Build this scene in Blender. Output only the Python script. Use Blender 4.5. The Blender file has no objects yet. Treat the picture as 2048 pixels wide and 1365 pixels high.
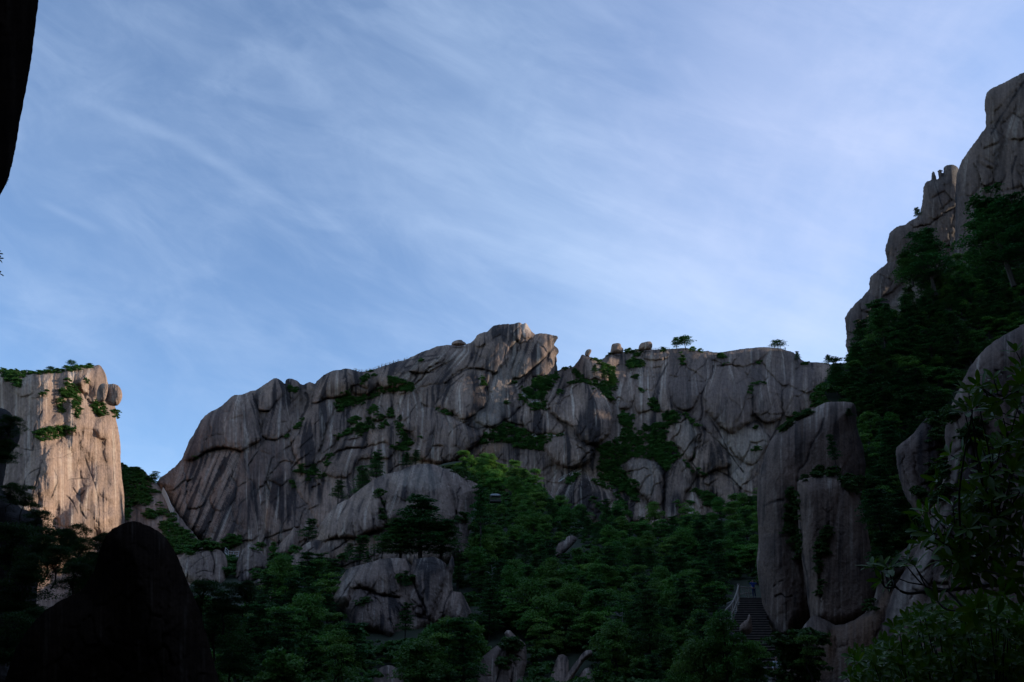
import bpy, math, random
import numpy as np
from mathutils import Vector, Matrix
R = math.radians
random.seed(11); RNG = np.random.default_rng(11)
scene = bpy.context.scene
COL = scene.collection

# ------------------------------------------------------------------ camera
PITCH, LENS, CAMZ = 24.0, 28.0, 1.6
cam_d = bpy.data.cameras.new('camera'); cam = bpy.data.objects.new('camera', cam_d); COL.objects.link(cam)
cam_d.lens = LENS; cam_d.sensor_width = 36.0; cam_d.clip_start = 0.05; cam_d.clip_end = 20000
cam.location = (0, 0, CAMZ); cam.rotation_euler = (R(90+PITCH), 0, 0)
scene.camera = cam

# ------------------------------------------------------------------ sun and sky
SUN_EL, SUN_AZ = 19.0, 75.0          # azimuth clockwise from the viewing direction (+Y)
SKY_STRENGTH, SUN_STRENGTH, EXPOSURE = 0.128, 3.4, 0.6
SKY_TINT, CLOUD_COL = (1.12, 1.25, 1.36), (3.4, 4.3, 5.8)
sv = scene.view_settings
sv.view_transform = 'Standard'; sv.look = 'None'; sv.gamma = 1.0; sv.exposure = EXPOSURE; sv.use_curve_mapping = False
sd = bpy.data.lights.new('sun', 'SUN'); sun = bpy.data.objects.new('sun', sd); COL.objects.link(sun)
sd.energy = SUN_STRENGTH; sd.angle = R(0.5); sd.color = (1.0, 0.90, 0.74)
sdir = Vector((math.sin(R(SUN_AZ))*math.cos(R(SUN_EL)), math.cos(R(SUN_AZ))*math.cos(R(SUN_EL)), math.sin(R(SUN_EL))))
sun.rotation_euler = sdir.to_track_quat('Z', 'Y').to_euler()

world = bpy.data.worlds.new('World'); scene.world = world; world.use_nodes = True
W = world.node_tree; W.nodes.clear()
def N(t, typ, **kw):
    n = t.nodes.new(typ)
    for k, v in kw.items():
        if k.startswith('i_'):
            n.inputs[k[2:].replace('_', ' ')].default_value = v
        else: setattr(n, k, v)
    return n
def vmath(t, op, a, b=None):
    n = t.nodes.new('ShaderNodeVectorMath'); n.operation = op
    for i, v in enumerate((a, b)):
        if v is None: continue
        if isinstance(v, (tuple, list)): n.inputs[i].default_value = v
        else: t.links.new(v, n.inputs[i])
    return n
def fmath(t, op, a, b=None, c=None, clamp=False):
    n = t.nodes.new('ShaderNodeMath'); n.operation = op; n.use_clamp = clamp
    for i, v in enumerate((a, b, c)):
        if v is None: continue
        if isinstance(v, (int, float)): n.inputs[i].default_value = v
        else: t.links.new(v, n.inputs[i])
    return n.outputs[0]
def mixc(t, fac, a, b, mode='MIX'):
    n = t.nodes.new('ShaderNodeMix'); n.data_type = 'RGBA'; n.blend_type = mode
    for s, v in ((n.inputs[0], fac), (n.inputs[6], a), (n.inputs[7], b)):
        if isinstance(v, (int, float)): s.default_value = v
        elif isinstance(v, (tuple, list)): s.default_value = (*v[:3], 1)
        else: t.links.new(v, s)
    return n.outputs[2]
def ramp(t, fac, lo, hi):
    n = t.nodes.new('ShaderNodeMapRange'); n.clamp = True; n.interpolation_type = 'SMOOTHSTEP'
    n.inputs[1].default_value = lo; n.inputs[2].default_value = hi
    t.links.new(fac, n.inputs[0]); return n.outputs[0]
sky = N(W, 'ShaderNodeTexSky', sky_type='NISHITA', sun_disc=False, sun_elevation=R(SUN_EL), sun_rotation=R(SUN_AZ),
        altitude=1500, air_density=1.0, dust_density=0.6, ozone_density=2.2)
tc = N(W, 'ShaderNodeTexCoord')
gdir = tc.outputs['Generated']
def cloud_layer(rot, sx, sz, scale, lo, hi, detail, dist, off=0.0):
    """cirrus laid over the sky's directions, drawn out along a slanting axis"""
    m = N(W, 'ShaderNodeMapping'); m.vector_type = 'TEXTURE'; m.inputs['Rotation'].default_value = (0, R(rot), 0)
    m.inputs['Scale'].default_value = (1/sx, 1, 1/sz); m.inputs['Location'].default_value = (off, off*0.7, off)
    W.links.new(gdir, m.inputs[0])
    n = N(W, 'ShaderNodeTexNoise'); n.inputs['Scale'].default_value = scale; n.inputs['Detail'].default_value = detail
    n.inputs['Roughness'].default_value = 0.6; n.inputs['Distortion'].default_value = dist
    W.links.new(m.outputs[0], n.inputs[0]); return ramp(W, n.outputs[0], lo, hi)
def sky_dir(px, py):
    a = (px-1024)/(2048*LENS/36); b = (682.5-py)/(2048*LENS/36); c, s_ = math.cos(R(PITCH)), math.sin(R(PITCH))
    return Vector((a, c-b*s_, s_+b*c)).normalized()
def patch(px, py, r0, r1):
    d_ = vmath(W, 'DOT_PRODUCT', gdir, tuple(sky_dir(px, py))).outputs['Value']
    return ramp(W, d_, math.cos(R(r1)), math.cos(R(r0)))
def trail(x0, y0, x1, y1, w):
    a, b = sky_dir(x0, y0), sky_dir(x1, y1); n = a.cross(b).normalized(); m_ = (a+b).normalized()
    wob = N(W, 'ShaderNodeTexNoise'); wob.inputs['Scale'].default_value = 7.0; W.links.new(gdir, wob.inputs[0])
    d_ = fmath(W, 'ADD', vmath(W, 'DOT_PRODUCT', gdir, tuple(n)).outputs['Value'], fmath(W, 'MULTIPLY_ADD', wob.outputs[0], 0.03, -0.015))
    f_ = fmath(W, 'SUBTRACT', 1.0, ramp(W, fmath(W, 'ABSOLUTE', d_), 0.0, w))
    e_ = ramp(W, vmath(W, 'DOT_PRODUCT', gdir, tuple(m_)).outputs['Value'], math.cos(a.angle(b)*0.62), math.cos(a.angle(b)*0.15))
    return fmath(W, 'MULTIPLY', f_, e_)
c1_ = cloud_layer(24, 0.30, 1.3, 2.6, 0.40, 0.72, 8, 0.6)
c2_ = cloud_layer(20, 0.14, 1.6, 5.5, 0.42, 0.75, 9, 0.5, 3.1)
c3_ = cloud_layer(-35, 0.6, 1.0, 2.6, 0.42, 0.72, 7, 0.5, 7.7)
c4_ = cloud_layer(28, 0.4, 1.2, 13.0, 0.35, 0.75, 8, 0.9, 1.7)
c5_ = cloud_layer(22, 0.22, 1.3, 9.0, 0.45, 0.75, 10, 1.2, 5.2)
right_ = patch(1700, 500, 2, 42)
veil = fmath(W, 'MULTIPLY', c1_, fmath(W, 'MULTIPLY_ADD', right_, 0.13, 0.09))
veil = fmath(W, 'ADD', veil, fmath(W, 'MULTIPLY', c2_, 0.11))
veil = fmath(W, 'ADD', veil, fmath(W, 'MULTIPLY', c3_, fmath(W, 'MULTIPLY_ADD', right_, 0.18, 0.05)))
veil = fmath(W, 'ADD', veil, fmath(W, 'MULTIPLY', c4_, 0.10))
veil = fmath(W, 'ADD', veil, fmath(W, 'MULTIPLY', c5_, 0.09))
veil = fmath(W, 'ADD', veil, fmath(W, 'MULTIPLY_ADD', right_, 0.10, 0.06))
veil = fmath(W, 'ADD', veil, fmath(W, 'MULTIPLY', patch(1500, 520, 1, 17), 0.12))
veil = fmath(W, 'ADD', veil, fmath(W, 'MULTIPLY', patch(1760, 120, 1, 15), 0.14))
veil = fmath(W, 'ADD', veil, fmath(W, 'MULTIPLY', patch(1250, 640, 1, 20), 0.04))
veil = fmath(W, 'ADD', veil, fmath(W, 'MULTIPLY', trail(160, 190, 560, 400, 0.012), 0.10))
veil = fmath(W, 'ADD', veil, fmath(W, 'MULTIPLY', trail(80, 400, 210, 460, 0.008), 0.09), clamp=True)
skyc = mixc(W, 1.0, sky.outputs[0], SKY_TINT, 'MULTIPLY')
lilac = fmath(W, 'MULTIPLY', patch(1780, 90, 1, 26), 0.9)
SKYMIX = mixc(W, veil, mixc(W, 1.0, skyc, (0.94, 0.94, 0.94), 'MULTIPLY'), mixc(W, lilac, CLOUD_COL, (3.6, 4.05, 5.6)))
bg = N(W, 'ShaderNodeBackground'); bg.inputs['Strength'].default_value = SKY_STRENGTH
W.links.new(SKYMIX, bg.inputs[0])
wo = N(W, 'ShaderNodeOutputWorld'); W.links.new(bg.outputs[0], wo.inputs[0])

# ------------------------------------------------------------------ geometry helpers
FPX = 2048*LENS/36.0
ct, st = math.cos(R(PITCH)), math.sin(R(PITCH))
def P(px, py, Y):
    """world point seen at photo position px,py that lies Y metres ahead of the camera (arrays or scalars)"""
    a = (px-1024.0)/FPX; b = (682.5-py)/FPX
    dy = ct-b*st; t = Y/dy
    return a*t, Y+0*t, CAMZ+(st+b*ct)*t
def PV(px, py, Y): return Vector([float(v) for v in P(px, py, Y)])
def mpp(px, py, Y):
    return Y/(ct-(682.5-py)/FPX*st)/FPX      # metres per photo pixel
CROPS = dict(c1=(0,680,1.992), c2=(300,640,3.792), c3=(780,620,3.792), c4=(1200,640,3.25), c5=(560,900,2.935), c6=(1000,940,3.212),
  c7=(1400,780,2.334), c8=(1640,130,2.395), c9=(1640,640,1.882), c10=(1140,660,6.827), c11=(1400,1120,5.57), c12=(340,1040,4.2),
  c13=(1740,380,3.25), c14=(880,620,4.875), c15=(230,900,5.686), c16=(0,900,2.937), c17=(1700,1000,3.738), f=(0,0,1.0))
def L(c, *v):
    ox, oy, s = CROPS[c]
    a = np.array(v, float).reshape(-1, 2)
    return a/s+np.array([ox, oy])
def chain(*ps): return np.vstack(ps)
def cat_rom(p, n=4, closed=True):
    p = np.asarray(p, float); m = len(p); out = []
    rng_ = range(m) if closed else range(m-1)
    for i in rng_:
        if closed: a, b, c, d = p[i-1], p[i], p[(i+1) % m], p[(i+2) % m]
        else: a, b, c, d = p[max(i-1, 0)], p[i], p[i+1], p[min(i+2, m-1)]
        for k in range(n):
            t = k/n
            out.append(0.5*((2*b)+(-a+c)*t+(2*a-5*b+4*c-d)*t*t+(-a+3*b-3*c+d)*t**3))
    if not closed: out.append(p[-1])
    return np.array(out)
def sdist(X, Y, poly):
    """signed distance to a closed polygon, positive inside"""
    x = X.ravel(); y = Y.ravel(); d2 = np.full(x.shape, 1e18); ins = np.zeros(x.shape, bool)
    q = np.roll(poly, -1, axis=0)
    for (ax, ay), (bx, by) in zip(poly, q):
        ex, ey = bx-ax, by-ay; l2 = ex*ex+ey*ey+1e-12
        t = np.clip(((x-ax)*ex+(y-ay)*ey)/l2, 0, 1)
        dx = x-(ax+t*ex); dy = y-(ay+t*ey); d2 = np.minimum(d2, dx*dx+dy*dy)
        if ay != by:
            c = ((ay > y) != (by > y)) & (x < (bx-ax)*(y-ay)/(by-ay)+ax); ins ^= c
    d = np.sqrt(d2); return np.where(ins, d, -d).reshape(X.shape)
def ldist(X, Y, line):
    x = X.ravel(); y = Y.ravel(); d2 = np.full(x.shape, 1e18)
    for (ax, ay), (bx, by) in zip(line[:-1], line[1:]):
        ex, ey = bx-ax, by-ay; l2 = ex*ex+ey*ey+1e-12
        t = np.clip(((x-ax)*ex+(y-ay)*ey)/l2, 0, 1)
        dx = x-(ax+t*ex); dy = y-(ay+t*ey); d2 = np.minimum(d2, dx*dx+dy*dy)
    return np.sqrt(d2).reshape(X.shape)
def pn(x, y, seed=0):
    """2-D gradient noise, about -1..1"""
    xi = np.floor(x).astype(np.int64); yi = np.floor(y).astype(np.int64); xf = x-xi; yf = y-yi
    def g(ix, iy):
        h = (ix*374761393+iy*668265263+seed*974711) & 0x7fffffff
        h = ((h ^ (h >> 13))*1274126177) & 0x7fffffff
        a = ((h ^ (h >> 16)) & 0xffff)/65536.0*2*np.pi
        return np.cos(a), np.sin(a)
    u = xf*xf*xf*(xf*(xf*6-15)+10); v = yf*yf*yf*(yf*(yf*6-15)+10)
    def dot(ix, iy, fx, fy):
        c, s = g(ix, iy); return c*fx+s*fy
    a = dot(xi, yi, xf, yf); b = dot(xi+1, yi, xf-1, yf); c = dot(xi, yi+1, xf, yf-1); d = dot(xi+1, yi+1, xf-1, yf-1)
    return ((a+(b-a)*u)*(1-v)+(c+(d-c)*u)*v)*1.5
def fbm(x, y, oct=4, seed=0, gain=0.5):
    s = 0; a = 1.0; f = 1.0; t = 0
    for k in range(oct):
        s = s+a*pn(x*f+k*17.3, y*f-k*9.1, seed+k); t += a; a *= gain; f *= 2.03
    return s/t
def blur(a, r):
    r = int(r)
    if r < 1: return a
    for ax in (0, 1):
        for _ in range(2):
            p = np.pad(a, [(r+1, r) if i == ax else (0, 0) for i in (0, 1)], mode='edge')
            c = np.cumsum(p, axis=ax)
            a = (np.take(c, np.arange(2*r+1, c.shape[ax]), axis=ax)-np.take(c, np.arange(0, c.shape[ax]-2*r-1), axis=ax))/(2*r+1)
    return a
def sstep(a, lo, hi):
    t = np.clip((a-lo)/(hi-lo), 0, 1); return t*t*(3-2*t)
def make_mesh(name, verts, faces, mat, col=None, smooth=True, parent=None, colname='alb'):
    me = bpy.data.meshes.new(name); verts = np.asarray(verts, np.float32); faces = np.asarray(faces, np.int32)
    k = faces.shape[1]
    me.vertices.add(len(verts)); me.vertices.foreach_set('co', verts.ravel())
    me.loops.add(faces.size); me.loops.foreach_set('vertex_index', faces.ravel())
    me.polygons.add(len(faces)); me.polygons.foreach_set('loop_start', np.arange(0, faces.size, k, dtype=np.int32))
    me.polygons.foreach_set('use_smooth', np.full(len(faces), smooth, bool))
    me.update(calc_edges=True)
    if col is not None:
        ca = me.color_attributes.new(colname, 'FLOAT_COLOR', 'POINT')
        c4 = np.ones((len(verts), 4), np.float32); c4[:, :3] = col; ca.data.foreach_set('color', c4.ravel())
    me.materials.append(mat)
    o = bpy.data.objects.new(name, me); COL.objects.link(o)
    if parent: o.parent = parent
    return o
def tag(o, label=None, cat=None, group=None, kind=None):
    if label: o['label'] = label
    if cat: o['category'] = cat
    if group: o['group'] = group
    if kind: o['kind'] = kind
    return o

# ------------------------------------------------------------------ materials
def new_mat(name):
    m = bpy.data.materials.new(name); m.use_nodes = True; t = m.node_tree
    return m, t, t.nodes['Principled BSDF']
def rock_mat(name, bump_scale, bump_dist, fine=0.25, mult=1.0):
    m, t, b = new_mat(name)
    a = N(t, 'ShaderNodeAttribute'); a.attribute_name = 'alb'
    co = N(t, 'ShaderNodeTexCoord')
    n1 = N(t, 'ShaderNodeTexNoise'); n1.inputs['Scale'].default_value = bump_scale; n1.inputs['Detail'].default_value = 8; n1.inputs['Roughness'].default_value = 0.65
    mp = N(t, 'ShaderNodeMapping'); mp.inputs['Scale'].default_value = (1, 1, 0.33); t.links.new(co.outputs['Object'], mp.inputs[0]); t.links.new(mp.outputs[0], n1.inputs[0])
    n2 = N(t, 'ShaderNodeTexNoise'); n2.inputs['Scale'].default_value = bump_scale*5; n2.inputs['Detail'].default_value = 4; t.links.new(co.outputs['Object'], n2.inputs[0])
    f = fmath(t, 'MULTIPLY_ADD', n1.outputs[0], 1.6*fine, 1-0.8*fine)
    f2 = fmath(t, 'MULTIPLY_ADD', n2.outputs[0], 1.2*fine, 1-0.6*fine)
    f = fmath(t, 'MULTIPLY', fmath(t, 'MULTIPLY', f, f2), mult)
    cc = N(t, 'ShaderNodeCombineColor'); [t.links.new(f, cc.inputs[i]) for i in range(3)]
    t.links.new(mixc(t, 1.0, a.outputs['Color'], cc.outputs[0], 'MULTIPLY'), b.inputs['Base Color'])
    b.inputs['Roughness'].default_value = 0.92; b.inputs['Specular IOR Level'].default_value = 0.15
    h = fmath(t, 'ADD', n1.outputs[0], fmath(t, 'MULTIPLY', n2.outputs[0], 0.3))
    bp = N(t, 'ShaderNodeBump'); bp.inputs['Strength'].default_value = 0.8; bp.inputs['Distance'].default_value = bump_dist
    t.links.new(h, bp.inputs['Height']); t.links.new(bp.outputs[0], b.inputs['Normal'])
    return m
def leaf_mat(name, c_lo, c_hi, rough=0.6, spec=0.25, trans=0.0):
    m, t, b = new_mat(name)
    a = N(t, 'ShaderNodeAttribute'); a.attribute_name = 'alb'
    oi = N(t, 'ShaderNodeObjectInfo')
    s = N(t, 'ShaderNodeSeparateColor'); t.links.new(a.outputs['Color'], s.inputs[0])
    f = fmath(t, 'ADD', fmath(t, 'MULTIPLY', s.outputs[0], 0.55), fmath(t, 'MULTIPLY', oi.outputs['Random'], 0.45))
    c = mixc(t, f, c_lo, c_hi)
    hs = N(t, 'ShaderNodeHueSaturation'); t.links.new(c, hs.inputs['Color'])
    rnd2 = fmath(t, 'FRACT', fmath(t, 'MULTIPLY', oi.outputs['Random'], 7.31))
    t.links.new(fmath(t, 'ADD', fmath(t, 'MULTIPLY_ADD', s.outputs[1], 0.05, 0.462), fmath(t, 'MULTIPLY', rnd2, 0.03)), hs.inputs['Hue'])
    t.links.new(fmath(t, 'MULTIPLY_ADD', s.outputs[2], 0.5, 0.75), hs.inputs['Value'])
    t.links.new(hs.outputs[0], b.inputs['Base Color'])
    b.inputs['Roughness'].default_value = rough; b.inputs['Specular IOR Level'].default_value = spec
    tr = N(t, 'ShaderNodeBsdfTranslucent'); mx = N(t, 'ShaderNodeMixShader'); mx.inputs[0].default_value = 0.35
    t.links.new(hs.outputs[0], tr.inputs['Color']); t.links.new(b.outputs[0], mx.inputs[1]); t.links.new(tr.outputs[0], mx.inputs[2])
    t.links.new(mx.outputs[0], t.nodes['Material Output'].inputs['Surface'])
    return m
def plain_mat(name, col, rough=0.8, scale=6.0, var=0.3, bump=0.0, spec=0.3):
    m, t, b = new_mat(name)
    n1 = N(t, 'ShaderNodeTexNoise'); n1.inputs['Scale'].default_value = scale; n1.inputs['Detail'].default_value = 5
    co = N(t, 'ShaderNodeTexCoord'); t.links.new(co.outputs['Object'], n1.inputs[0])
    lo = [c*(1-var) for c in col]; hi = [min(1, c*(1+var)) for c in col]
    t.links.new(mixc(t, n1.outputs[0], lo, hi), b.inputs['Base Color'])
    b.inputs['Roughness'].default_value = rough; b.inputs['Specular IOR Level'].default_value = spec
    if bump:
        bp = N(t, 'ShaderNodeBump'); bp.inputs['Distance'].default_value = bump
        t.links.new(n1.outputs[0], bp.inputs['Height']); t.links.new(bp.outputs[0], b.inputs['Normal'])
    return m
M_ROCK = rock_mat('granite_far', 0.42, 1.3, 0.4)
M_ROCKM = rock_mat('granite_mid', 1.0, 0.40, 0.4)
M_ROCKN = rock_mat('granite_near', 3.5, 0.07, 0.5)
M_ROCKD = rock_mat('shade_dark_rock', 3.5, 0.05, 0.5)  # shaded copy of the near granite, for rocks with shade in their colour
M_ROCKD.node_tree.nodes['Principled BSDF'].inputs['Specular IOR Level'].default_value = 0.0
M_SOIL = plain_mat('soil', (0.030, 0.035, 0.018), 0.95, 0.4, 0.5)

# ------------------------------------------------------------------ rock solids
SOLIDS = []
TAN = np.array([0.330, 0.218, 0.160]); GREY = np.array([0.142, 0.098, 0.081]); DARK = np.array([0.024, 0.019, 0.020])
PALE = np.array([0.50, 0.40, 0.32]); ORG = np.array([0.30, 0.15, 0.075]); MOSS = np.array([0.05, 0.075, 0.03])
def rock(name, outline, Y0, slope, mat, step=2.0, yref=None, xslope=0.0, xref=None, rim=12.0, rimpx=40.0, back=40.0, lobes=(), cracks=(),
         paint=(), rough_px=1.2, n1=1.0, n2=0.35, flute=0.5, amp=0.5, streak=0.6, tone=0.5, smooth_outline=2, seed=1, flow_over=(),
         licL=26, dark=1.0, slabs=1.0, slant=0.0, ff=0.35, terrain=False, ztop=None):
    poly = cat_rom(outline, smooth_outline) if smooth_outline > 1 else np.asarray(outline, float)
    x0, y0 = poly.min(0)-step*2; x1, y1 = poly.max(0)+step*2
    xs = np.arange(x0, x1+step, step); ys = np.arange(y0, y1+step, step)
    X, Yp = np.meshgrid(xs, ys)
    yref = y1 if yref is None else yref; xref = (x0+x1)/2 if xref is None else xref
    d = sdist(X, Yp, poly)
    d = d+rough_px*fbm(X/14, Yp/14, 4, seed+50)+0.5*rough_px*np.abs(pn(X/5, Yp/5, seed+51))
    dc = np.maximum(d, 0)
    s = mpp(xref, (y0+y1)/2, Y0)
    # depth
    if callable(slope): base = Y0+slope(X, Yp)
    else: base = Y0+slope*(yref-Yp)+xslope*(X-xref)
    edge0 = base+rim
    prof = lambda t: np.sqrt(np.maximum(0, 1-(1-np.clip(t, 0, 1))**2))
    wx = X+5*fbm(X/38, Yp/38, 3, seed+1)+1.8*pn(X/9, Yp/9, seed+2); wy = Yp+5*fbm(X/38+50, Yp/38, 3, seed+3)+1.8*pn(X/9, Yp/9+70, seed+4)
    bul = np.zeros_like(X); tint = np.zeros_like(X); best = np.full(X.shape, -1)
    FX = np.zeros_like(X); over = np.zeros_like(X)
    for i, lb in enumerate(lobes):
        if isinstance(lb, dict): lp = lb['p']; k = lb.get('a', 1.0); off = lb.get('off', 0.0)
        else: lp = lb; k = 1.0; off = 0.0
        lp = cat_rom(lp, 3)
        a0, b0 = lp.min(0)-8; a1, b1 = lp.max(0)+8
        ix0, ix1 = np.searchsorted(xs, [a0, a1]); iy0, iy1 = np.searchsorted(ys, [b0, b1])
        if ix1-ix0 < 2 or iy1-iy0 < 2: continue
        sl = (slice(iy0, iy1), slice(ix0, ix1))
        ld = sdist(wx[sl], wy[sl], lp); r = max(ld.max(), 1.0)
        rr = min(r, 38.0)
        A = k*amp*rr*s
        # plane tilt so that the top of the lobe leans back and its foot stands out
        cyy = (wy[sl]-lp[:, 1].min())/(np.ptp(lp[:, 1])+1)
        cxx = (wx[sl]-lp[:, 0].mean())/(np.ptp(lp[:, 0])+1)
        t_ = np.clip(ld/rr, 0, 1)
        v = np.where(ld > 0, (A*prof(t_)**0.8*(0.55+0.45*cyy)*(1+0.25*math.sin(i*2.4)*cxx)+off*s*prof(ld/6.0)+0.6*s*prof(ld/3)), 0)
        w = v > bul[sl]
        bul[sl] = np.where(w, v, bul[sl]); best[sl] = np.where(w, i, best[sl])
        tint[sl] = np.where(w, math.sin(i*5.13+seed)*0.5, tint[sl])
    Yf = edge0-rim*prof(dc/rimpx)
    ef = prof(dc/10.0)
    relief = bul+n1*s*(5.0*fbm(X/60, Yp/60, 4, seed+8)+2.2*fbm(X/17, Yp/26, 3, seed+9))
    joint = np.zeros_like(X)
    if slabs > 0:
        for (sx_, sy_, am, sd_) in ((30, 56, 1.0, 0), (13, 27, 0.6, 1), (6, 13, 0.45, 2)):
            u = wx/sx_+0.5*fbm(X/60, Yp/60, 2, seed+60+sd_)+slant*Yp/sx_; v_ = wy/sy_
            iu = np.floor(u); iv = np.floor(v_); f1 = np.full(X.shape, 9.0); f2 = np.full(X.shape, 9.0); hh = np.zeros(X.shape); ti = np.zeros(X.shape)
            for du in (-1, 0, 1):
                for dv in (-1, 0, 1):
                    cu = iu+du; cv_ = iv+dv
                    h1 = np.modf(np.abs(np.sin(cu*127.1+cv_*311.7+seed)*43758.5))[0]; h2 = np.modf(np.abs(np.sin(cu*269.5+cv_*183.3+seed)*24634.6))[0]
                    dd = np.hypot(u-cu-h1, v_-cv_-h2); n_ = dd < f1
                    f2 = np.where(n_, f1, np.minimum(f2, dd)); hh = np.where(n_, h1*0.6+h2*0.4, hh); ti = np.where(n_, (u-cu-h1)*(h2-0.5)*2.2+(v_-cv_-h2)*(h1-0.35)*2.2, ti); f1 = np.where(n_, dd, f1)
            mk = sstep(fbm(X/70, Yp/70, 3, seed+62+sd_), -0.35, 0.25)
            relief = relief+slabs*am*s*sx_*0.17*mk*(prof(np.clip((f2-f1)*2.2, 0, 1))+1.6*(hh-0.5)*sstep(f2-f1, 0, 0.12)-0.5+1.5*ti-0.75*np.exp(-((f2-f1)/0.075)**2))
            joint = np.maximum(joint, mk*np.exp(-((f2-f1)/0.06)**2)*(0.7, 0.25, 0.2)[sd_])
    # flow lines (fall line over the bulges)
    sm = blur(relief, 3)
    fx = -np.gradient(sm, step, axis=1)/s; fz = np.gradient(sm, step, axis=0)/s*1.0+0.35
    fx = np.clip(fx, -1.5, 1.5)
    vx = blur(fx*np.clip(fz, -0.2, 1.0), 3)*0.9; vy = 1+fx*fx
    for (fp, dx) in flow_over:
        m_ = sstep(sdist(X, Yp, cat_rom(fp, 2)), -6, 10); vx = vx*(1-m_)+m_*dx; vy = vy*(1-m_)+m_
    nrm = np.hypot(vx, vy); vx = vx/nrm; vy = vy/nrm
    H, Wd = X.shape
    def lic(noise, Lh):
        gi, gj = np.mgrid[0:H, 0:Wd].astype(np.float32)
        acc = noise.copy(); tot = 1.0
        for sg in (1, -1):
            ci = gi.copy(); cj = gj.copy()
            for k in range(Lh):
                ii = np.clip(ci.astype(int), 0, H-1); jj = np.clip(cj.astype(int), 0, Wd-1)
                ci = ci+sg*vy[ii, jj]; cj = cj+sg*vx[ii, jj]
                w_ = 1-k/Lh
                acc = acc+w_*noise[np.clip(ci+0.5, 0, H-1).astype(int), np.clip(cj+0.5, 0, Wd-1).astype(int)]; tot += w_
        a = acc/tot; a = a-a.mean(); return a/(a.std()+1e-9)
    rg = np.random.default_rng(seed)
    lf = lic(rg.standard_normal(X.shape).astype(np.float32), licL)
    lm = lic(blur(rg.standard_normal(X.shape), 1).astype(np.float32), int(licL*1.4))
    lw = lic(blur(rg.standard_normal(X.shape), 3).astype(np.float32), licL*2)
    fl = np.clip(0.5*lm+0.7*lw, -2, 2)
    cr = np.zeros_like(X)
    for (cl, wpx, dep) in cracks:
        cl = cat_rom(cl, 4, False)
        a0, b0 = cl.min(0)-12; a1, b1 = cl.max(0)+12
        ix0, ix1 = np.searchsorted(xs, [a0, a1]); iy0, iy1 = np.searchsorted(ys, [b0, b1])
        if ix1-ix0 < 2 or iy1-iy0 < 2: continue
        sl = (slice(iy0, iy1), slice(ix0, ix1))
        cd = ldist(wx[sl]*0.4+X[sl]*0.6, wy[sl]*0.4+Yp[sl]*0.6, cl)
        mod = np.clip(0.75+0.9*pn(X[sl]/23, Yp[sl]/23, seed+77), 0.05, 1.4)
        cr[sl] = np.maximum(cr[sl], 0.55*dep*mod*np.exp(-(cd/(wpx*0.62*(0.6+0.5*mod)))**2))
    fmask = 0.5+0.5*sstep(fbm(X/50, Yp/50, 2, seed+20), -0.3, 0.3)
    fine = n2*s*(1.6*fbm(X/7, Yp/9, 3, seed+10))+flute*s*0.8*fl*fmask+n2*s*3.2*(0.3-np.abs(fbm(wx/13+slant*Yp/26, wy/34, 3, seed+12)))+n1*s*5.5*(0.3-np.abs(fbm(wx/34+slant*Yp/60, wy/80, 3, seed+14)))-flute*s*1.3*np.clip(lm-0.9, 0, 1.4)-ff*s*np.clip(lf-0.5, 0, 2.0)
    Yf = Yf-ef*(relief+fine-cr*s)
    if terrain: Yf = base+n1*s*3*fbm(X/50, Yp/50, 3, seed)
    Yb = np.maximum(edge0+back*prof(dc/(rimpx*2)), Yf+0.05*s) if not terrain else None
    # colour
    wn = fbm(X/70, Yp/70, 4, seed+30); dn = sstep(fbm(X/45, Yp/90, 3, seed+31), -0.45, 0.3)
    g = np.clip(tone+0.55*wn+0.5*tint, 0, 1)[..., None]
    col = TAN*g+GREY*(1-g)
    st1 = np.clip(sstep(lw, 0.1, 1.2)*0.75+sstep(lm, 0.3, 1.4)*0.7+sstep(lf, 0.4, 1.8)*0.6, 0, 1)
    boost = np.zeros_like(X)
    for (pp, kind, val) in paint:
        if kind == 'streak': boost = np.maximum(boost, val*sstep(sdist(wx, wy, cat_rom(pp, 2)), -5, 10))
    sk = np.clip(st1*(1.15*streak*dn+boost)+0.22*streak*dn, 0, 0.93)[..., None]
    col = col*(1-sk)+DARK*sk
    pk = (sstep(-lm+0.4*lf, 0.7, 2.0)*0.55*(1-0.5*dn))[..., None]; col = col*(1-pk)+PALE*pk
    ok = (sstep(lw, 1.0, 2.0)*sstep(-lm, 0.0, 1.0)*sstep(fbm(X/90, Yp/90, 2, seed+40), 0.2, 0.5)*0.5)[..., None]; col = col*(1-ok)+ORG*ok
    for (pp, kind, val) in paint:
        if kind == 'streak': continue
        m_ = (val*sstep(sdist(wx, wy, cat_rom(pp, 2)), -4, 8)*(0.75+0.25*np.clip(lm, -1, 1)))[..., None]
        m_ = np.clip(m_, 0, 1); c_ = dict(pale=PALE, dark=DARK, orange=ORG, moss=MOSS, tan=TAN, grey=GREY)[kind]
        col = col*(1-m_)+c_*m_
    ck = np.clip(cr*0.35+0.55*joint*min(1, slabs)*sstep(fbm(X/25, Yp/25, 2, seed+71), -0.3, 0.4), 0, 0.8)[..., None]; col = col*(1-ck)+DARK*ck
    # lichen speckle
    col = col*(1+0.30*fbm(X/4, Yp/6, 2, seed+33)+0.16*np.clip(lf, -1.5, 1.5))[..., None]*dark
    if terrain: col = np.broadcast_to(np.array([0.03, 0.035, 0.02]), col.shape)
    # mesh with the rim snapped on the outline
    gx = np.gradient(d, step, axis=1); gy = np.gradient(d, step, axis=0)
    ins = d > 0
    cell = ins[:-1, :-1] | ins[1:, :-1] | ins[:-1, 1:] | ins[1:, 1:]
    use = np.zeros(ins.shape, bool)
    use[:-1, :-1] |= cell; use[1:, :-1] |= cell; use[:-1, 1:] |= cell; use[1:, 1:] |= cell
    rimv = use & ~ins
    nn = gx*gx+gy*gy+1e-6
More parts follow.
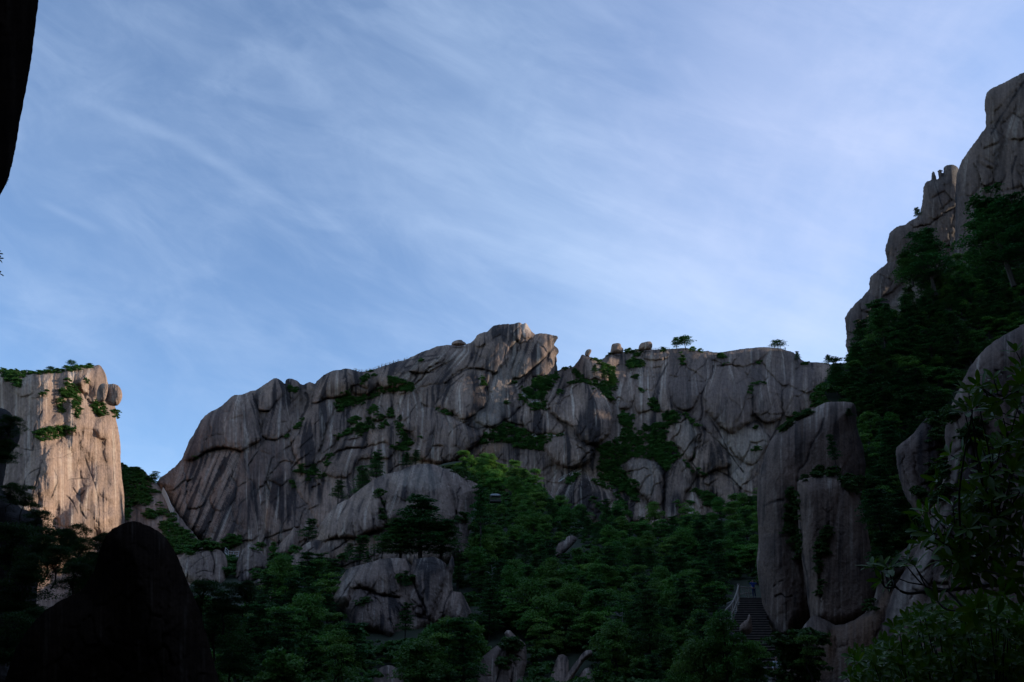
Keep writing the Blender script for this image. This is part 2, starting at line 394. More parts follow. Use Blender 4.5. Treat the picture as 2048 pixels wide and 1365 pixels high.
    Xs = np.where(rimv, X-np.clip(d*gx/nn, -step*1.5, step*1.5), X); Ys = np.where(rimv, Yp-np.clip(d*gy/nn, -step*1.5, step*1.5), Yp)
    idx = -np.ones(ins.shape, int); idx[use] = np.arange(use.sum())
    vf = np.stack(P(Xs[use], Ys[use], Yf[use]), 1)
    ci, cj = np.nonzero(cell)
    q = np.stack([idx[ci, cj], idx[ci+1, cj], idx[ci+1, cj+1], idx[ci, cj+1]], 1)
    cv = col[use]
    if terrain:
        o = make_mesh(name, vf, q, mat, cv)
    else:
        inn = use & ins; bidx = idx.copy(); bidx[inn] = len(vf)+np.arange(inn.sum())
        vb = np.stack(P(Xs[inn], Ys[inn], Yb[inn]), 1)
        qb = np.stack([bidx[ci, cj], bidx[ci, cj+1], bidx[ci+1, cj+1], bidx[ci+1, cj]], 1)
        ok_ = (qb >= len(vf)).any(1)
        o = make_mesh(name, np.vstack([vf, vb]), np.vstack([q, qb[ok_]]), mat, np.vstack([cv, col[inn]]))
    SOLIDS.append((name, xs[0], ys[0], step, np.where(ins, Yf, np.inf)))
    return o
def surf(px, py, only=None):
    """depth of the nearest rock or slope at photo position px,py"""
    px = np.atleast_1d(np.asarray(px, float)); py = np.atleast_1d(np.asarray(py, float)); out = np.full(px.shape, np.inf)
    for (nm, x0, y0, stp, A) in SOLIDS:
        if only and nm not in only: continue
        j = np.round((px-x0)/stp).astype(int); i = np.round((py-y0)/stp).astype(int)
        ok = (i >= 0) & (j >= 0) & (i < A.shape[0]) & (j < A.shape[1])
        v = np.full(px.shape, np.inf); v[ok] = A[i[ok], j[ok]]; out = np.minimum(out, v)
    return out
# ------------------------------------------------------------------ main mountain
sky2 = L('c2', 48,1235,130,1165,240,1060,300,910,330,870,390,760,440,710,500,680,560,640,600,600,640,570,700,570,760,540,800,535,870,490,940,447,965,445,1000,465,1022,490,
  1035,455,1060,446,1110,460,1140,487,1172,492,1210,470,1250,490,1270,462,1320,420,1390,385,1440,380,1500,370,1540,380,1600,395,1660,385,1740,362,1800,342,1870,320,1920,312)
sky3 = L('c3', 110,385,200,340,300,300,400,270,470,268,575,262,630,240,660,195,710,168,740,165,790,120,860,112,910,110,940,105,980,95,1005,110,1030,102,1050,130,1100,190,1130,180,1180,180,1240,195,
  1272,207,1262,235,1242,265,1270,290,1280,320,1260,350,1267,380,1262,410,1272,440,1268,470,1300,447,1340,440,1395,432,1450,350,1470,343,1520,362,1560,375,1610,378,1640,345,1680,330,1760,325,1800,310,1880,300)
sky4 = L('c4', 340,195,450,190,560,185,630,200,700,205,760,215,820,205,900,195,1000,182,1100,178,1200,195,1260,215,1310,260,1350,275,1440,278,1500,290)
main_out = chain(sky2, sky3, sky4, np.array([[1700,745],[1760,900],[1760,1150],[1500,1150],[1200,1130],[900,1150],[600,1180],[440,1140],[401,1088],[375,1070],[350,1042],[330,1000]]))
Lb = []
def lob(c, *v, a=1.0, off=0.0): Lb.append(dict(p=L(c, *v), a=a, off=off*1.6))
lob('c2', 245,1060,310,900,380,770,480,690,600,610,700,580,780,600,830,700,830,850,850,900,760,960,690,1000,560,970,440,1000,330,1060,270,1075, off=5)
lob('f', 313,967,363,922,385,917,418,904,448,897,482,904,476,930,468,985,470,1040,480,1085,440,1100,405,1085,375,1060,345,1010, a=0.7)
lob('c2', 790,560,860,500,950,445,1025,490,1030,540,960,620,900,690,830,690,810,620,800,580, off=5)
lob('c2', 835,870,870,740,960,610,1030,540,1060,600,1080,780,1060,850,1000,890,920,910,850,890)
lob('c2', 1040,560,1130,530,1220,530,1230,560,1190,680,1130,780,1090,800,1060,650, a=0.5)
lob('c2', 1020,495,1030,455,1060,446,1110,460,1140,490,1130,520,1050,530, a=0.8)
lob('c2', 1145,500,1210,470,1250,490,1240,530,1170,525, a=0.6)
lob('c2', 1230,560,1270,470,1390,390,1500,375,1560,400,1530,520,1500,570,1430,590,1340,600,1270,630,1220,630, off=5)
lob('c2', 1220,640,1330,605,1420,600,1400,700,1350,800,1290,950,1230,1100,1130,1090,1080,960,1060,900,1110,800,1180,700, off=2)
lob('c2', 850,900,1000,890,1060,930,1100,1080,1000,1080,900,1200,850,1400,820,1640,640,1660,600,1400,650,1150,690,1000,760,950, a=0.6)
lob('c2', 1420,720,1490,680,1530,760,1480,850,1400,930,1330,1050,1250,1100,1240,1080,1300,950,1360,800, off=1)
lob('c2', 1560,570,1530,520,1560,410,1660,400,1740,420,1720,500,1650,560)
lob('c2', 1740,400,1850,345,1960,310,1990,400,1950,490,1800,520,1730,480)
lob('c2', 1640,660,1720,560,1830,555,1850,620,1790,740,1700,760,1620,720, off=2)
lob('c2', 1850,620,1880,560,1970,530,2050,600,2040,720,1960,800,1900,790,1850,720, off=2)
lob('c2', 1390,1000,1440,900,1540,870,1620,880,1640,960,1500,980,1400,1020, off=3)
lob('c2', 1340,1060,1480,990,1640,970,1760,930,1850,960,1800,1050,1600,1060,1500,1200,1350,1180,1310,1150, off=1)
lob('c2', 1650,960,1680,820,1780,760,1880,770,1930,900,1850,960,1780,930, off=2)
lob('c2', 1100,1110,1230,1110,1320,1160,1500,1210,1560,1400,1450,1560,1300,1600,1180,1400,1120,1300, a=0.5)
lob('c2', 880,1400,900,1210,1000,1090,1100,1120,1120,1300,1180,1400,1290,1600,1100,1700,900,1650, a=0.5)
lob('c3', 110,385,200,340,400,270,480,270,560,290,520,360,400,420,260,480,170,470,100,500,40,480,30,400, off=3)
lob('c3', 210,600,260,500,400,420,560,300,620,330,600,420,470,500,420,560,300,570)
lob('c3', 630,240,660,195,710,168,740,200,720,260,680,285,640,275, a=1.2, off=3)
lob('c3', 380,640,500,520,580,440,700,460,780,470,740,600,740,700,640,800,540,830,470,780,360,740, off=2)
lob('c3', 590,430,650,350,720,280,830,190,900,240,900,340,850,420,790,480,700,455,620,455, off=5)
lob('c3', 720,280,740,180,800,115,930,110,1000,100,985,200,900,240,830,190,780,230, off=2)
lob('c3', 870,240,960,140,1000,110,1000,200,940,260,905,290, off=6)
lob('c3', 1000,110,1030,102,1100,190,1090,215,1050,210,1010,200, off=3)
lob('c3', 1070,240,1110,190,1180,180,1270,205,1240,270,1170,360,1090,440,1000,510,930,520,930,440,990,340,1060,270, off=3)
lob('c3', 1230,280,1280,310,1265,380,1270,470,1180,500,1080,510,1090,440,1180,360, off=0)
lob('c3', 840,560,900,440,1000,330,930,440,930,530,870,590, off=4)
lob('c3', 740,700,760,560,840,430,860,560,960,590,980,660,970,720,870,840,780,900,680,870,640,810, off=1)
lob('c3', 850,650,930,600,990,680,980,750,890,850,880,780,840,720, off=2)
lob('c3', 880,840,980,740,1060,700,1180,760,1230,800,1320,880,1320,930,1200,950,1080,940,1000,880)
lob('c3', 30,640,120,600,180,640,220,700,150,780,60,830,20,760, off=2)
lob('c3', 60,880,150,780,270,730,420,780,560,870,680,920,710,960,600,1060,450,1160,260,1150,100,1100,190,1000,160,940, off=5)
lob('c3', 210,600,300,570,400,560,360,740,270,720,220,680)
lob('c3', 500,830,640,810,700,880,790,900,760,950,690,930,570,860)
lob('c3', 1180,680,1280,520,1330,450,1390,460,1450,530,1370,560,1300,610,1230,680,1200,760, off=4)
lob('c3', 1210,740,1250,660,1340,580,1440,545,1560,600,1680,720,1690,830,1640,960,1560,1020,1450,990,1380,880,1280,830, off=12, a=1.1)
lob('c3', 1410,430,1460,345,1520,360,1600,410,1660,490,1650,545,1560,520,1500,530,1440,480, off=4)
lob('c3', 1170,1020,1220,960,1320,955,1450,990,1550,1040,1540,1110,1440,1190,1320,1200,1230,1130,1180,1080, off=10)
lob('c3', 560,1110,680,1020,800,1000,940,1010,1060,1060,1180,1080,1230,1130,1220,1230,1130,1260,980,1190,880,1150,700,1110, a=0.4)
lob('c3', 1140,1260,1230,1230,1330,1205,1440,1215,1340,1290,1240,1320, a=0.5)
lob('c4', 130,560,170,390,210,375,235,410,225,490,190,580,150,590, off=6)
lob('c4', 110,480,140,350,190,350,205,375,165,390,140,520,110,510, off=2)
lob('c4', 210,370,250,290,310,290,350,340,350,370,250,360, off=2)
lob('c4', 215,380,260,360,370,375,350,460,260,440,235,430)
lob('c4', 220,560,240,450,340,480,330,580,260,610)
lob('c4', 275,240,290,200,430,200,445,240,380,262,300,258, off=6)
lob('c4', 280,262,440,262,440,290,380,340,300,290, a=0.3)
lob('c4', 350,500,400,380,440,280,450,350,445,470,480,590,410,600,380,540)
lob('c4', 445,350,490,270,560,300,650,370,700,400,660,480,640,460,600,390,500,370, off=2)
lob('c4', 450,440,480,380,560,370,620,400,650,470,600,560,560,590,500,570, off=4)
lob('c4', 540,260,600,210,700,215,760,230,740,300,700,400,640,350,570,300, off=2)
lob('c4', 760,300,820,210,1000,182,1100,180,1060,240,950,300,870,300,800,290, off=2)
lob('c4', 680,560,690,420,760,320,840,295,930,350,980,450,990,600,960,680,860,740,790,700,700,610, off=7, a=1.1)
lob('c4', 970,480,1020,400,1080,400,1150,470,1190,600,1150,660,1060,670,1000,610, off=3)
lob('c4', 930,310,1060,290,1100,340,1180,440,1190,560,1130,450,1060,390,1000,400, off=1)
lob('c4', 1060,270,1110,185,1200,195,1260,215,1310,270,1270,330,1220,420,1180,430,1110,340, off=2)
lob('c4', 1190,480,1250,440,1320,470,1340,560,1290,620,1230,640,1200,600, off=2)
lob('c4', 1220,400,1300,310,1390,330,1390,450,1340,470,1250,430, off=1)
lob('c4', 1400,280,1500,290,1490,350,1420,430,1395,380)
lob('c4', 480,740,500,640,560,610,650,690,640,780,590,920,540,850,490,800, off=3)
lob('c4', 670,640,760,650,820,740,900,720,920,760,840,830,940,980,930,1000,830,850,740,760,670,700, off=1)
lob('c4', 820,760,900,700,1000,690,1070,700,1110,790,1040,900,960,940,880,880, a=0.6)
lob('c4', 600,930,640,800,680,720,780,800,830,880,850,950,750,980,700,1000,640,1020, off=2)
lob('c4', 650,1030,740,1010,830,1040,920,1110,930,1170,850,1240,800,1230,740,1120,680,1120,630,1100, a=0.6)
lob('c4', 830,880,960,950,1040,920,1030,1100,950,1110,850,1040, a=0.5)
lob('c4', 420,1290,420,1050,470,940,540,910,610,1000,600,1080,560,1130,540,1200,500,1290, off=3)
lob('c4', 175,1010,170,930,250,895,350,920,410,970,415,1060,400,1200,330,1200,260,1110,190,1060, off=5)
lob('c4', 180,1200,210,1150,270,1160,310,1230,300,1310,200,1310, off=4)
lob('c4', 310,1240,400,1205,405,1290,380,1340,310,1340, off=1)
lob('c6', 330,190,400,90,520,30,640,80,720,130,790,220,830,300,830,355,700,360,560,330,400,290, off=8)
lob('c4', 540,1290,560,1170,610,1110,650,1170,660,1290, off=4)
lob('c4', 0,420,60,400,110,430,100,540,60,500, a=0.8)
lob('c4', 160,600,220,620,200,690,150,680)
lob('c4', 415,690,470,680,480,780,430,790, a=0.7)
cr = []
def crk(c, *v, w=2.0, d=7.0): cr.append((L(c, *v), w, d))
crk('c3', 420,560,500,500,600,445,700,452,780,470, w=2.4, d=14)
crk('c3', 340,720,400,640,480,560,560,490, d=10)
crk('c3', 960,590,1010,540,1090,450,1170,370,1240,290, w=2.2, d=12)
crk('c3', 870,850,940,790,980,740, d=8)
crk('c3', 500,800,540,760,600,720, w=1.5, d=6)
crk('c3', 690,900,800,880,860,850,930,860, w=2, d=6)
crk('c3', 375,1000,385,940,400,850, w=1.8, d=6)
crk('c3', 570,1090,620,1040,700,1000, d=8)
crk('c3', 900,240,870,340,880,430, w=2, d=7)
crk('c3', 1000,200,960,330,930,420, w=2, d=7)
crk('c3', 1450,990,1440,880,1400,800, w=2, d=6)
crk('c3', 1380,885,1430,880,1470,905, w=2, d=8)
crk('c3', 150,470,200,500,180,560, w=2, d=8)
crk('c3', 160,490,260,480,330,470, w=1.6, d=7)
crk('c3', 120,385,260,360,420,330, w=2, d=6)
crk('c3', 110,440,240,400,380,360, w=2, d=6)
crk('c2', 330,1060,440,1000,560,970,640,985,690,1000, w=2.5, d=16)
crk('c2', 810,680,850,690,900,690,960,610, w=2, d=10)
crk('c2', 1225,635,1280,625,1340,600,1430,590, w=2, d=12)
crk('c2', 1390,1010,1500,980,1640,965, w=2, d=10)
crk('c2', 830,870,850,895,930,912,1000,890, w=2, d=8)
crk('c2', 1180,560,1200,620,1150,740, w=3, d=14)
crk('c2', 780,560,800,640,830,800, w=2, d=9)
crk('c4', 700,400,660,500,665,610,640,700,600,920, w=2.2, d=14)
crk('c4', 415,1290,418,1120,420,1000, w=3.0, d=18)
crk('c4', 480,590,560,620,650,690, w=2, d=9)
crk('c4', 960,690,1020,660,1100,760, w=3, d=10)
crk('c4', 990,470,1000,600,1050,660, w=2, d=10)
crk('c4', 600,930,680,1010,750,980,840,1020,920,1100, w=2, d=9)
crk('c4', 700,620,780,740,850,880,930,990, w=1.8, d=8)
crk('c4', 1190,620,1110,780, w=2.5, d=10)
crk('c4', 1220,430,1180,470,1190,560, w=2, d=8)
crk('c4', 350,500,330,580,400,600,450,590, w=2, d=8)
crk('c4', 440,280,380,400,350,500, w=2, d=8)
crk('c4', 740,300,720,380, w=2.4, d=9)
crk('c4', 560,1130,640,1010, w=2, d=7)
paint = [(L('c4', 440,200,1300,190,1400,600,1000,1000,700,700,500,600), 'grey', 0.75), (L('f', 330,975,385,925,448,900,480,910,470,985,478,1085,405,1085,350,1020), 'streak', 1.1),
 (L('c4', 820,760,900,700,1060,700,1100,790,1020,920,930,1100,850,1040,830,860,760,780), 'pale', 0.45),
 (L('c4', 490,640,640,700,640,850,560,900,490,790), 'pale', 0.2),
 (L('c3', 650,1060,760,1010,860,1010,800,1110,680,1110), 'orange', 0.5),
 (L('c3', 940,1040,1180,1080,1230,1200,1100,1250,920,1150), 'streak', 1.0),
 (L('c3', 960,740,1180,760,1300,870,1200,950,1000,880), 'streak', 0.8),
 (L('c3', 100,1080,260,760,560,880,680,960,450,1160), 'streak', 0.35), (L('c3', 100,1080,260,760,560,880,680,960,450,1160), 'grey', 0.5),
 (L('c3', 380,700,500,520,780,480,740,700,560,800), 'streak', 0.35),
 (L('c3', 1210,740,1440,545,1680,720,1600,1020,1380,880), 'streak', 0.35),
 (L('c6', 330,190,520,30,790,220,830,350,560,300), 'streak', 0.8),
 (L('c2', 250,1060,400,750,620,610,830,780,760,960,450,1000), 'grey', 0.6),
 (L('c2', 850,930,1060,930,1100,1100,850,1250,700,1100), 'grey', 0.8),
 (L('c2', 900,1200,1100,1100,1200,1500,850,1650), 'streak', 0.5),
 (L('c3', 800,430,1000,300,1060,480,900,600,880,780,700,860), 'pale', 0.25),
 (L('c3', 600,780,780,780,880,900,720,950), 'pale', 0.3),
 (L('c4', 175,930,350,910,400,1000,330,1150,260,1100), 'pale', 0.25),
 (L('c4', 690,420,1000,400,1190,600,960,700,700,600), 'grey', 0.5)]
fo = [(L('f', 325,990,385,925,448,900,482,908,470,985,480,1085,405,1085,350,1030), -0.42),
      (L('c3', 30,420,400,280,620,320,500,500,210,620,30,560), -0.9),
      (L('c2', 1250,1080,1500,850,1700,850,1650,1050,1350,1200), -0.35)]
def main_slope(X, Y):
    b = 0.20*(1100-Y)
    b += 26*np.exp(-((X-1140)/26)**2-((Y-745)/70)**2)               # notch right of the summit
    b += 22*sstep(X, 1180, 1260)*sstep(-Y, -800, -720)
    b -= 16*np.exp(-((X-1180)/90)**2-((Y-860)/80)**2)
    b -= 14*np.exp(-((X-1420)/110)**2-((Y-830)/120)**2)
    b -= 12*np.exp(-((X-930)/120)**2-((Y-830)/90)**2)
    b += 14*np.exp(-((X-600)/28)**2-((Y-800)/60)**2)
    b += 10*np.exp(-((X-720)/150)**2-((Y-800)/30)**2)
    return b
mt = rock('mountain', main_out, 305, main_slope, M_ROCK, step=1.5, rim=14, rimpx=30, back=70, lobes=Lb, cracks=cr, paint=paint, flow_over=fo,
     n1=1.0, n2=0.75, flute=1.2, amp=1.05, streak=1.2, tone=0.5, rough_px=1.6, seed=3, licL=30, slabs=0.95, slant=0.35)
tag(mt, kind='structure')

# ------------------------------------------------------------------ left cliff in the sun
lc_out = chain(L('c1', -260,140,-100,125,0,125,60,123,130,128,180,125,240,118,300,108,370,105,395,100,412,120,425,150,432,180,445,178,455,255,465,285,462,320,470,350,480,420,480,480,490,580,497,650,497,730,520,900,540,1300,540,1700,-600,1700,
   -600,300))
Lb = []
lob('c1', 310,170,340,140,390,100,412,120,430,170,400,190,375,250,340,230, off=4)
lob('c1', 60,200,130,130,180,125,170,180,100,230, off=1)
lob('c1', 120,230,200,140,300,115,340,140,300,200,200,220, a=0.6)
lob('c1', 20,600,30,480,80,330,150,250,220,220,230,280,140,380,110,480,60,600, a=0.5)
lob('c1', 230,290,310,230,300,300,250,340,140,380, a=0.6)
lob('c1', 300,320,350,290,470,310,480,420,490,580,497,700,440,740,400,800,340,600,310,450, a=0.4, off=2)
lob('c1', 150,560,200,430,270,390,310,400,320,560,260,700,190,700, a=0.45, off=2)
lob('c1', 60,620,110,480,160,470,150,560,120,680, a=0.5)
lob('c1', 230,720,250,640,270,600,310,590,330,700,330,800,280,760, a=0.7, off=1)
lob('c1', 330,720,325,630,345,580,390,640,390,720,350,800, a=0.6, off=3)
lob('c1', 400,700,450,640,497,650,500,760,460,800,390,800, a=0.5)
cr = []
crk('c1', 330,440,350,500,385,600,395,700, w=1.5, d=6.6)
crk('c1', 270,560,310,552,360,557, w=1.1, d=6.6)
crk('c1', 290,590,315,620,340,600, w=1.5, d=8.8)
crk('c1', 320,620,322,680,345,715, w=1.7, d=9.9)
crk('c1', 265,620,290,650,310,690, w=1.3, d=6.6)
crk('c1', 235,640,235,700, w=1.3, d=6.6)
crk('c1', 215,520,230,560,200,640, w=1.5, d=6.6)
crk('c1', 90,610,110,540,160,510, w=1.3, d=6.6)
crk('c1', 120,700,130,620,170,480, w=1.9, d=7.7)
crk('c1', 310,370,320,440,300,540, w=1.1, d=4.4)
crk('c1', 85,430,130,440,190,430, w=1.1, d=4.4)
crk('c1', 160,480,240,470,310,440, w=0.9, d=3.3)
crk('c1', 320,360,400,355,470,350, w=0.9, d=3.3)
crk('c1', 400,500,420,502,430,500, w=0.9, d=3.3)
crk('c1', 170,280,140,350,130,440, w=1.7, d=6.6)
crk('c1', 410,440,412,500,420,640, w=0.9, d=3.3)
crk('c1', 445,400,450,500,455,600, w=1.1, d=3.3)
crk('c1', 370,210,380,160,388,130, w=1.3, d=5.5)
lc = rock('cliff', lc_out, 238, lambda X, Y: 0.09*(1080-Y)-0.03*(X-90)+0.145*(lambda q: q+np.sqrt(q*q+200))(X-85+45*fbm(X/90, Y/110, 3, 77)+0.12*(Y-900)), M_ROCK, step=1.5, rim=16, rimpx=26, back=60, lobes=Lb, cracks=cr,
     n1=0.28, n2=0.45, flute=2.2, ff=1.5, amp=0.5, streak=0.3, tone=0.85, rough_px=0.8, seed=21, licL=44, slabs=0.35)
tag(lc, kind='structure')

# ------------------------------------------------------------------ far slope in the notch between the cliffs
fs = rock('mountain_slope', chain(L('c15', -200,120,60,150,130,195,220,215,300,230,370,280,440,350,470,385,560,480,690,700,850,900,1010,1100,1100,1300,1200,3200,-300,3200)), 270,
   lambda X, Y: 0.42*(1120-Y), M_ROCK, step=2.2, rim=6, rimpx=14, back=40, rough_px=2,
   lobes=[dict(p=L('c15', 210,620,320,580,480,640,520,690,380,720,230,800), a=0.8), dict(p=L('c15', 430,760,560,730,600,800,480,800), a=1),
          dict(p=L('c15', 500,560,560,500,640,640,640,760,560,700), a=0.6), dict(p=L('c15', 680,1010,730,930,775,1020,740,1050), a=1.5), dict(p=L('c15', 430,900,550,890,560,960,450,960), a=1)],
   n1=0.5, flute=0.7, streak=0.5, seed=33, tone=0.5)
tag(fs, kind='structure')

# ------------------------------------------------------------------ domes and outcrops standing in the forest (each one a thing)
def outcrop(label, outline, Y0, sl, lobes=(), cracks=(), mat=M_ROCK, cat='rock outcrop', name='rock_outcrop', group=None, **kw):
    cracks = [(a, b*1.1, c*1.7) for a, b, c in cracks]
    args = dict(slabs=0.9, step=1.6, rim=10, rimpx=26, back=22, n1=0.7, n2=0.5, flute=0.8, amp=0.85, streak=0.7, tone=0.5, rough_px=0.8, licL=20)
    args.update(kw)
    o = rock(name, outline, Y0, sl, mat, lobes=lobes, cracks=cracks, **args)
    return tag(o, label, cat, group)
Lb = []
lob('c5', 600,400,630,260,680,160,760,110,860,85,960,110,1000,200,1025,320,1020,420,900,450,760,450,650,440, off=6)
lob('c5', 335,490,350,400,440,290,540,200,600,260,620,360,625,440,560,480,450,515,370,520, off=3)
lob('c5', 205,545,250,430,330,330,400,295,400,350,345,450,340,500,290,530, off=1)
lob('c5', 960,110,1050,130,1130,200,1140,320,1100,420,1040,420,1015,300, off=2)
lob('c5', 1000,440,1060,430,1110,480,1115,620,1070,640,1040,540, off=2)
lob('c5', 100,700,220,560,380,525,560,495,600,600,400,670,250,710, a=0.4)
lob('c5', 1130,190,1180,225,1150,290,1135,320)
cr = []
crk('c5', 205,545,280,530,380,518,450,515,560,480, w=2.6, d=12)
crk('c5', 570,240,600,300,620,360,630,420, w=2, d=9)
crk('c5', 420,520,360,560,290,600,80,690, w=1.5, d=6)
crk('c5', 1060,225,1040,260,1045,320,1020,420, w=1.6, d=8)
crk('c5', 960,110,950,150,940,190, w=1.4, d=4)
crk('c5', 400,300,380,340,330,420, w=1.5, d=5)
outcrop('huge domed granite outcrop with a bare rounded top standing above the pines in mid valley',
  L('c5', 30,700,120,590,205,540,235,440,330,325,400,290,430,265,500,210,570,165,640,138,700,125,760,98,820,85,900,85,955,108,1050,128,1120,178,1180,222,1155,290,1135,340,1120,430,1112,520,1118,640,1000,700,600,760,300,800,60,740),
  172, 0.10, Lb, cr, paint=[(L('c5', 620,300,780,200,900,300,850,430,640,430), 'streak', 0.3), (L('c5', 250,600,560,500,600,560,350,650), 'orange', 0.35), (L('c5', 200,690,560,500,600,600,300,700), 'streak', 0.7),
   (L('c5', 650,150,850,90,1000,180,900,240,700,220), 'pale', 0.25), (L('c5', 340,480,440,300,620,300,620,440,450,510), 'streak', 0.35)], yref=1100, seed=41, tone=0.6, flute=1.3, amp=1.3, rim=14, rimpx=48, ff=0.7)
Lb = []
lob('c5', 410,780,470,700,580,650,660,640,690,740,700,860,600,850,520,820,440,810, off=3)
lob('c5', 665,690,700,640,760,660,765,710,700,745, off=5)
lob('c5', 780,720,800,640,900,630,975,680,960,780,920,880,880,1000,850,920,800,800, off=4)
lob('c5', 400,1080,398,930,430,830,480,815,560,850,700,870,740,900,700,1000,660,1110,600,1090,500,1070, off=5)
lob('c5', 750,860,790,810,840,870,860,950,800,960, off=2)
lob('c5', 900,1010,960,830,1010,830,990,920,950,990, off=1)
lob('c5', 1000,1020,1010,840,1060,840,1090,900,1130,1000,1060,1035)
lob('c5', 300,860,400,700,470,700,420,780,400,900,360,920)
lob('c5', 985,640,1010,625,1020,680,1010,720,990,700)
cr = []
crk('c5', 440,810,520,820,600,850,690,862, w=2, d=10)
crk('c5', 410,980,440,920,520,850, w=1.5, d=6)
crk('c5', 340,890,400,800,440,740, w=1.5, d=7)
crk('c5', 880,1000,850,920,800,820,770,740, w=2.4, d=11)
crk('c5', 700,900,760,960,860,990, w=2.5, d=9)
crk('c5', 655,650,670,720,700,750, w=1.5, d=6)
crk('c5', 950,1000,970,900,1010,830, w=2, d=9)
outcrop('weathered granite outcrop split by deep vertical clefts, below the huge dome and its pine clump',
  L('c5', 290,870,380,720,420,690,500,670,580,645,660,635,740,642,775,680,790,600,800,640,900,628,975,668,980,700,1010,620,1025,680,1012,730,1015,830,1060,835,1100,900,1140,1010,1060,1050,1000,1060,860,1090,700,1160,560,1110,420,1090,395,1000,360,930),
  117, 0.08, Lb, cr, paint=[(L('c5', 560,860,740,900,660,1100,560,1060), 'streak', 0.9), (L('c5', 780,640,970,660,880,1000), 'streak', 0.5), (L('c5', 310,860,400,720,450,720,380,900), 'pale', 0.4)],
  step=1.5, rim=9, rimpx=36, back=14, seed=52, yref=1290, amp=1.3, flute=1.2, ff=0.7)
outcrop('ribbed pointed granite outcrop rising from the trees at the bottom centre', L('c5', 1140,1420,1170,1250,1200,1205,1270,1152,1335,1122,1318,1075,1350,1060,1395,1108,1440,1140,1448,1250,1430,1330,1440,1420), 92, 0.06,
  [dict(p=L('c5', 1150,1420,1175,1240,1270,1155,1340,1130,1320,1260,1260,1420)), dict(p=L('c5', 1340,1130,1400,1115,1445,1150,1440,1300,1420,1420,1360,1420,1350,1250), off=2), dict(p=L('c5', 1280,1330,1320,1220,1360,1290,1340,1400,1290,1400), off=4)],
  [(L('c5', 1300,1260,1340,1180,1350,1130), 1.5, 7), (L('c5', 1250,1420,1300,1260), 1.6, 7), (L('c5', 1350,1420,1370,1280), 1.6, 7)], step=1.4, rim=4, rimpx=18, back=7, seed=61, yref=1365, streak=0.5, mat=M_ROCKM)
outcrop('low rounded granite hump at the bottom edge of the forest, left of the pointed outcrop', L('c5', 545,1420,560,1305,605,1272,660,1268,715,1305,745,1350,760,1420), 92, 0.06,
  [dict(p=L('c5', 555,1430,570,1300,640,1270,640,1430)), dict(p=L('c5', 640,1430,650,1280,730,1320,750,1430))], step=1.4, rim=3, rimpx=16, back=6, seed=62, yref=1365, mat=M_ROCKM)
outcrop('slim pale spike of rock leaning beside the pointed outcrop', L('c5', 995,1345,1040,1230,1072,1193,1105,1235,1090,1290,1050,1350), 96, 0.06, step=1.2, rim=2, rimpx=10, back=3, seed=63, yref=1365, mat=M_ROCKM, cat='rock', name='rock_spike')
outcrop('pale grey scree covered boulder at the bottom edge in a gap of the forest', L('c6', 300,1430,340,1290,375,1190,430,1200,440,1270,420,1430), 92, 0.15, step=1.3, rim=2, rimpx=12, back=4, seed=64, yref=1365, tone=0.9, n2=1.4, mat=M_ROCKM, cat='rock', name='boulder')
outcrop('thin leaning rock fin with a rounded knob on its top at the bottom edge', L('c6', 380,1430,440,1300,500,1220,545,1165,590,1160,590,1195,540,1230,500,1290,450,1360,420,1430), 91, 0.1, step=1.2, rim=2, rimpx=10, back=3, seed=65, yref=1365, mat=M_ROCKM, cat='rock', name='rock_fin')
outcrop('small rounded boulder at the bottom edge just right of the leaning rock fin', L('c6', 470,1430,520,1310,565,1270,605,1310,610,1430), 91, 0.1, step=1.2, rim=2, rimpx=12, back=4, seed=66, yref=1365, mat=M_ROCKM, cat='rock', name='boulder')
outcrop('pair of small pale boulders peeking out of the forest left of centre', L('c6', 365,500,380,470,420,455,430,430,465,422,495,440,480,470,450,500,400,545,350,560), 177, 0.1, step=1.2, rim=2, rimpx=10, back=4, seed=67, yref=1100, tone=0.1, cat='rock', name='boulder')
outcrop('sloping granite dome right behind the black foreground rock, lined by cracks', L('c12', 60,420,85,320,160,265,260,238,350,245,430,262,480,340,470,450,440,560,200,560), 158, 0.12,
  [dict(p=L('c12', 70,500,90,320,250,245,340,260,370,420,350,540)), dict(p=L('c12', 350,260,430,270,480,360,440,540,380,540,370,380), off=-1)],
  [(L('c12', 340,260,370,360,365,460), 1.6, 6), (L('c12', 120,330,200,290,250,260), 1, 3), (L('c12', 150,420,260,330,330,300), 1, 3), (L('c12', 220,450,290,430,370,440), 1.4, 5)], step=1.3, rim=5, rimpx=20, back=10, seed=68, yref=1150, tone=0.7, streak=0.25)
outcrop('grey slab sided dome between the cracked dome and the forest pines', L('c12', 535,520,550,400,590,290,650,215,710,212,780,280,825,370,810,440,740,500,700,540,600,560), 160, 0.12,
  [dict(p=L('c12', 540,510,560,330,650,220,710,220,790,300,820,390,760,420,640,430)), dict(p=L('c12', 550,560,600,450,700,410,800,400,760,500,680,540), off=2)],
  [(L('c12', 560,500,620,450,700,410), 1.5, 6)], step=1.3, rim=5, rimpx=20, back=10, seed=69, yref=1150, tone=0.4)
outcrop('triangular grey slab leaning against the foot of the great cliff', L('c12', 885,305,900,240,960,160,1010,110,1045,60,1078,120,1080,220,1040,270,980,310), 180, 0.15,
  [dict(p=L('c12', 890,300,905,240,1045,65,1080,200,1000,290))], step=1.3, rim=4, rimpx=18, back=10, seed=70, yref=1150, tone=0.4)
outcrop('long pale slab sloping down left of the huge dome into the pines', L('c12', 960,440,1000,350,1080,260,1160,190,1290,170,1300,300,1200,330,1100,420,1060,450,1000,470), 166, 0.15, cracks=[(L('c12', 1000,370,1100,320,1200,230), 1.6, 7)],
  step=1.3, rim=4, rimpx=18, back=10, seed=71, yref=1150, tone=0.7)
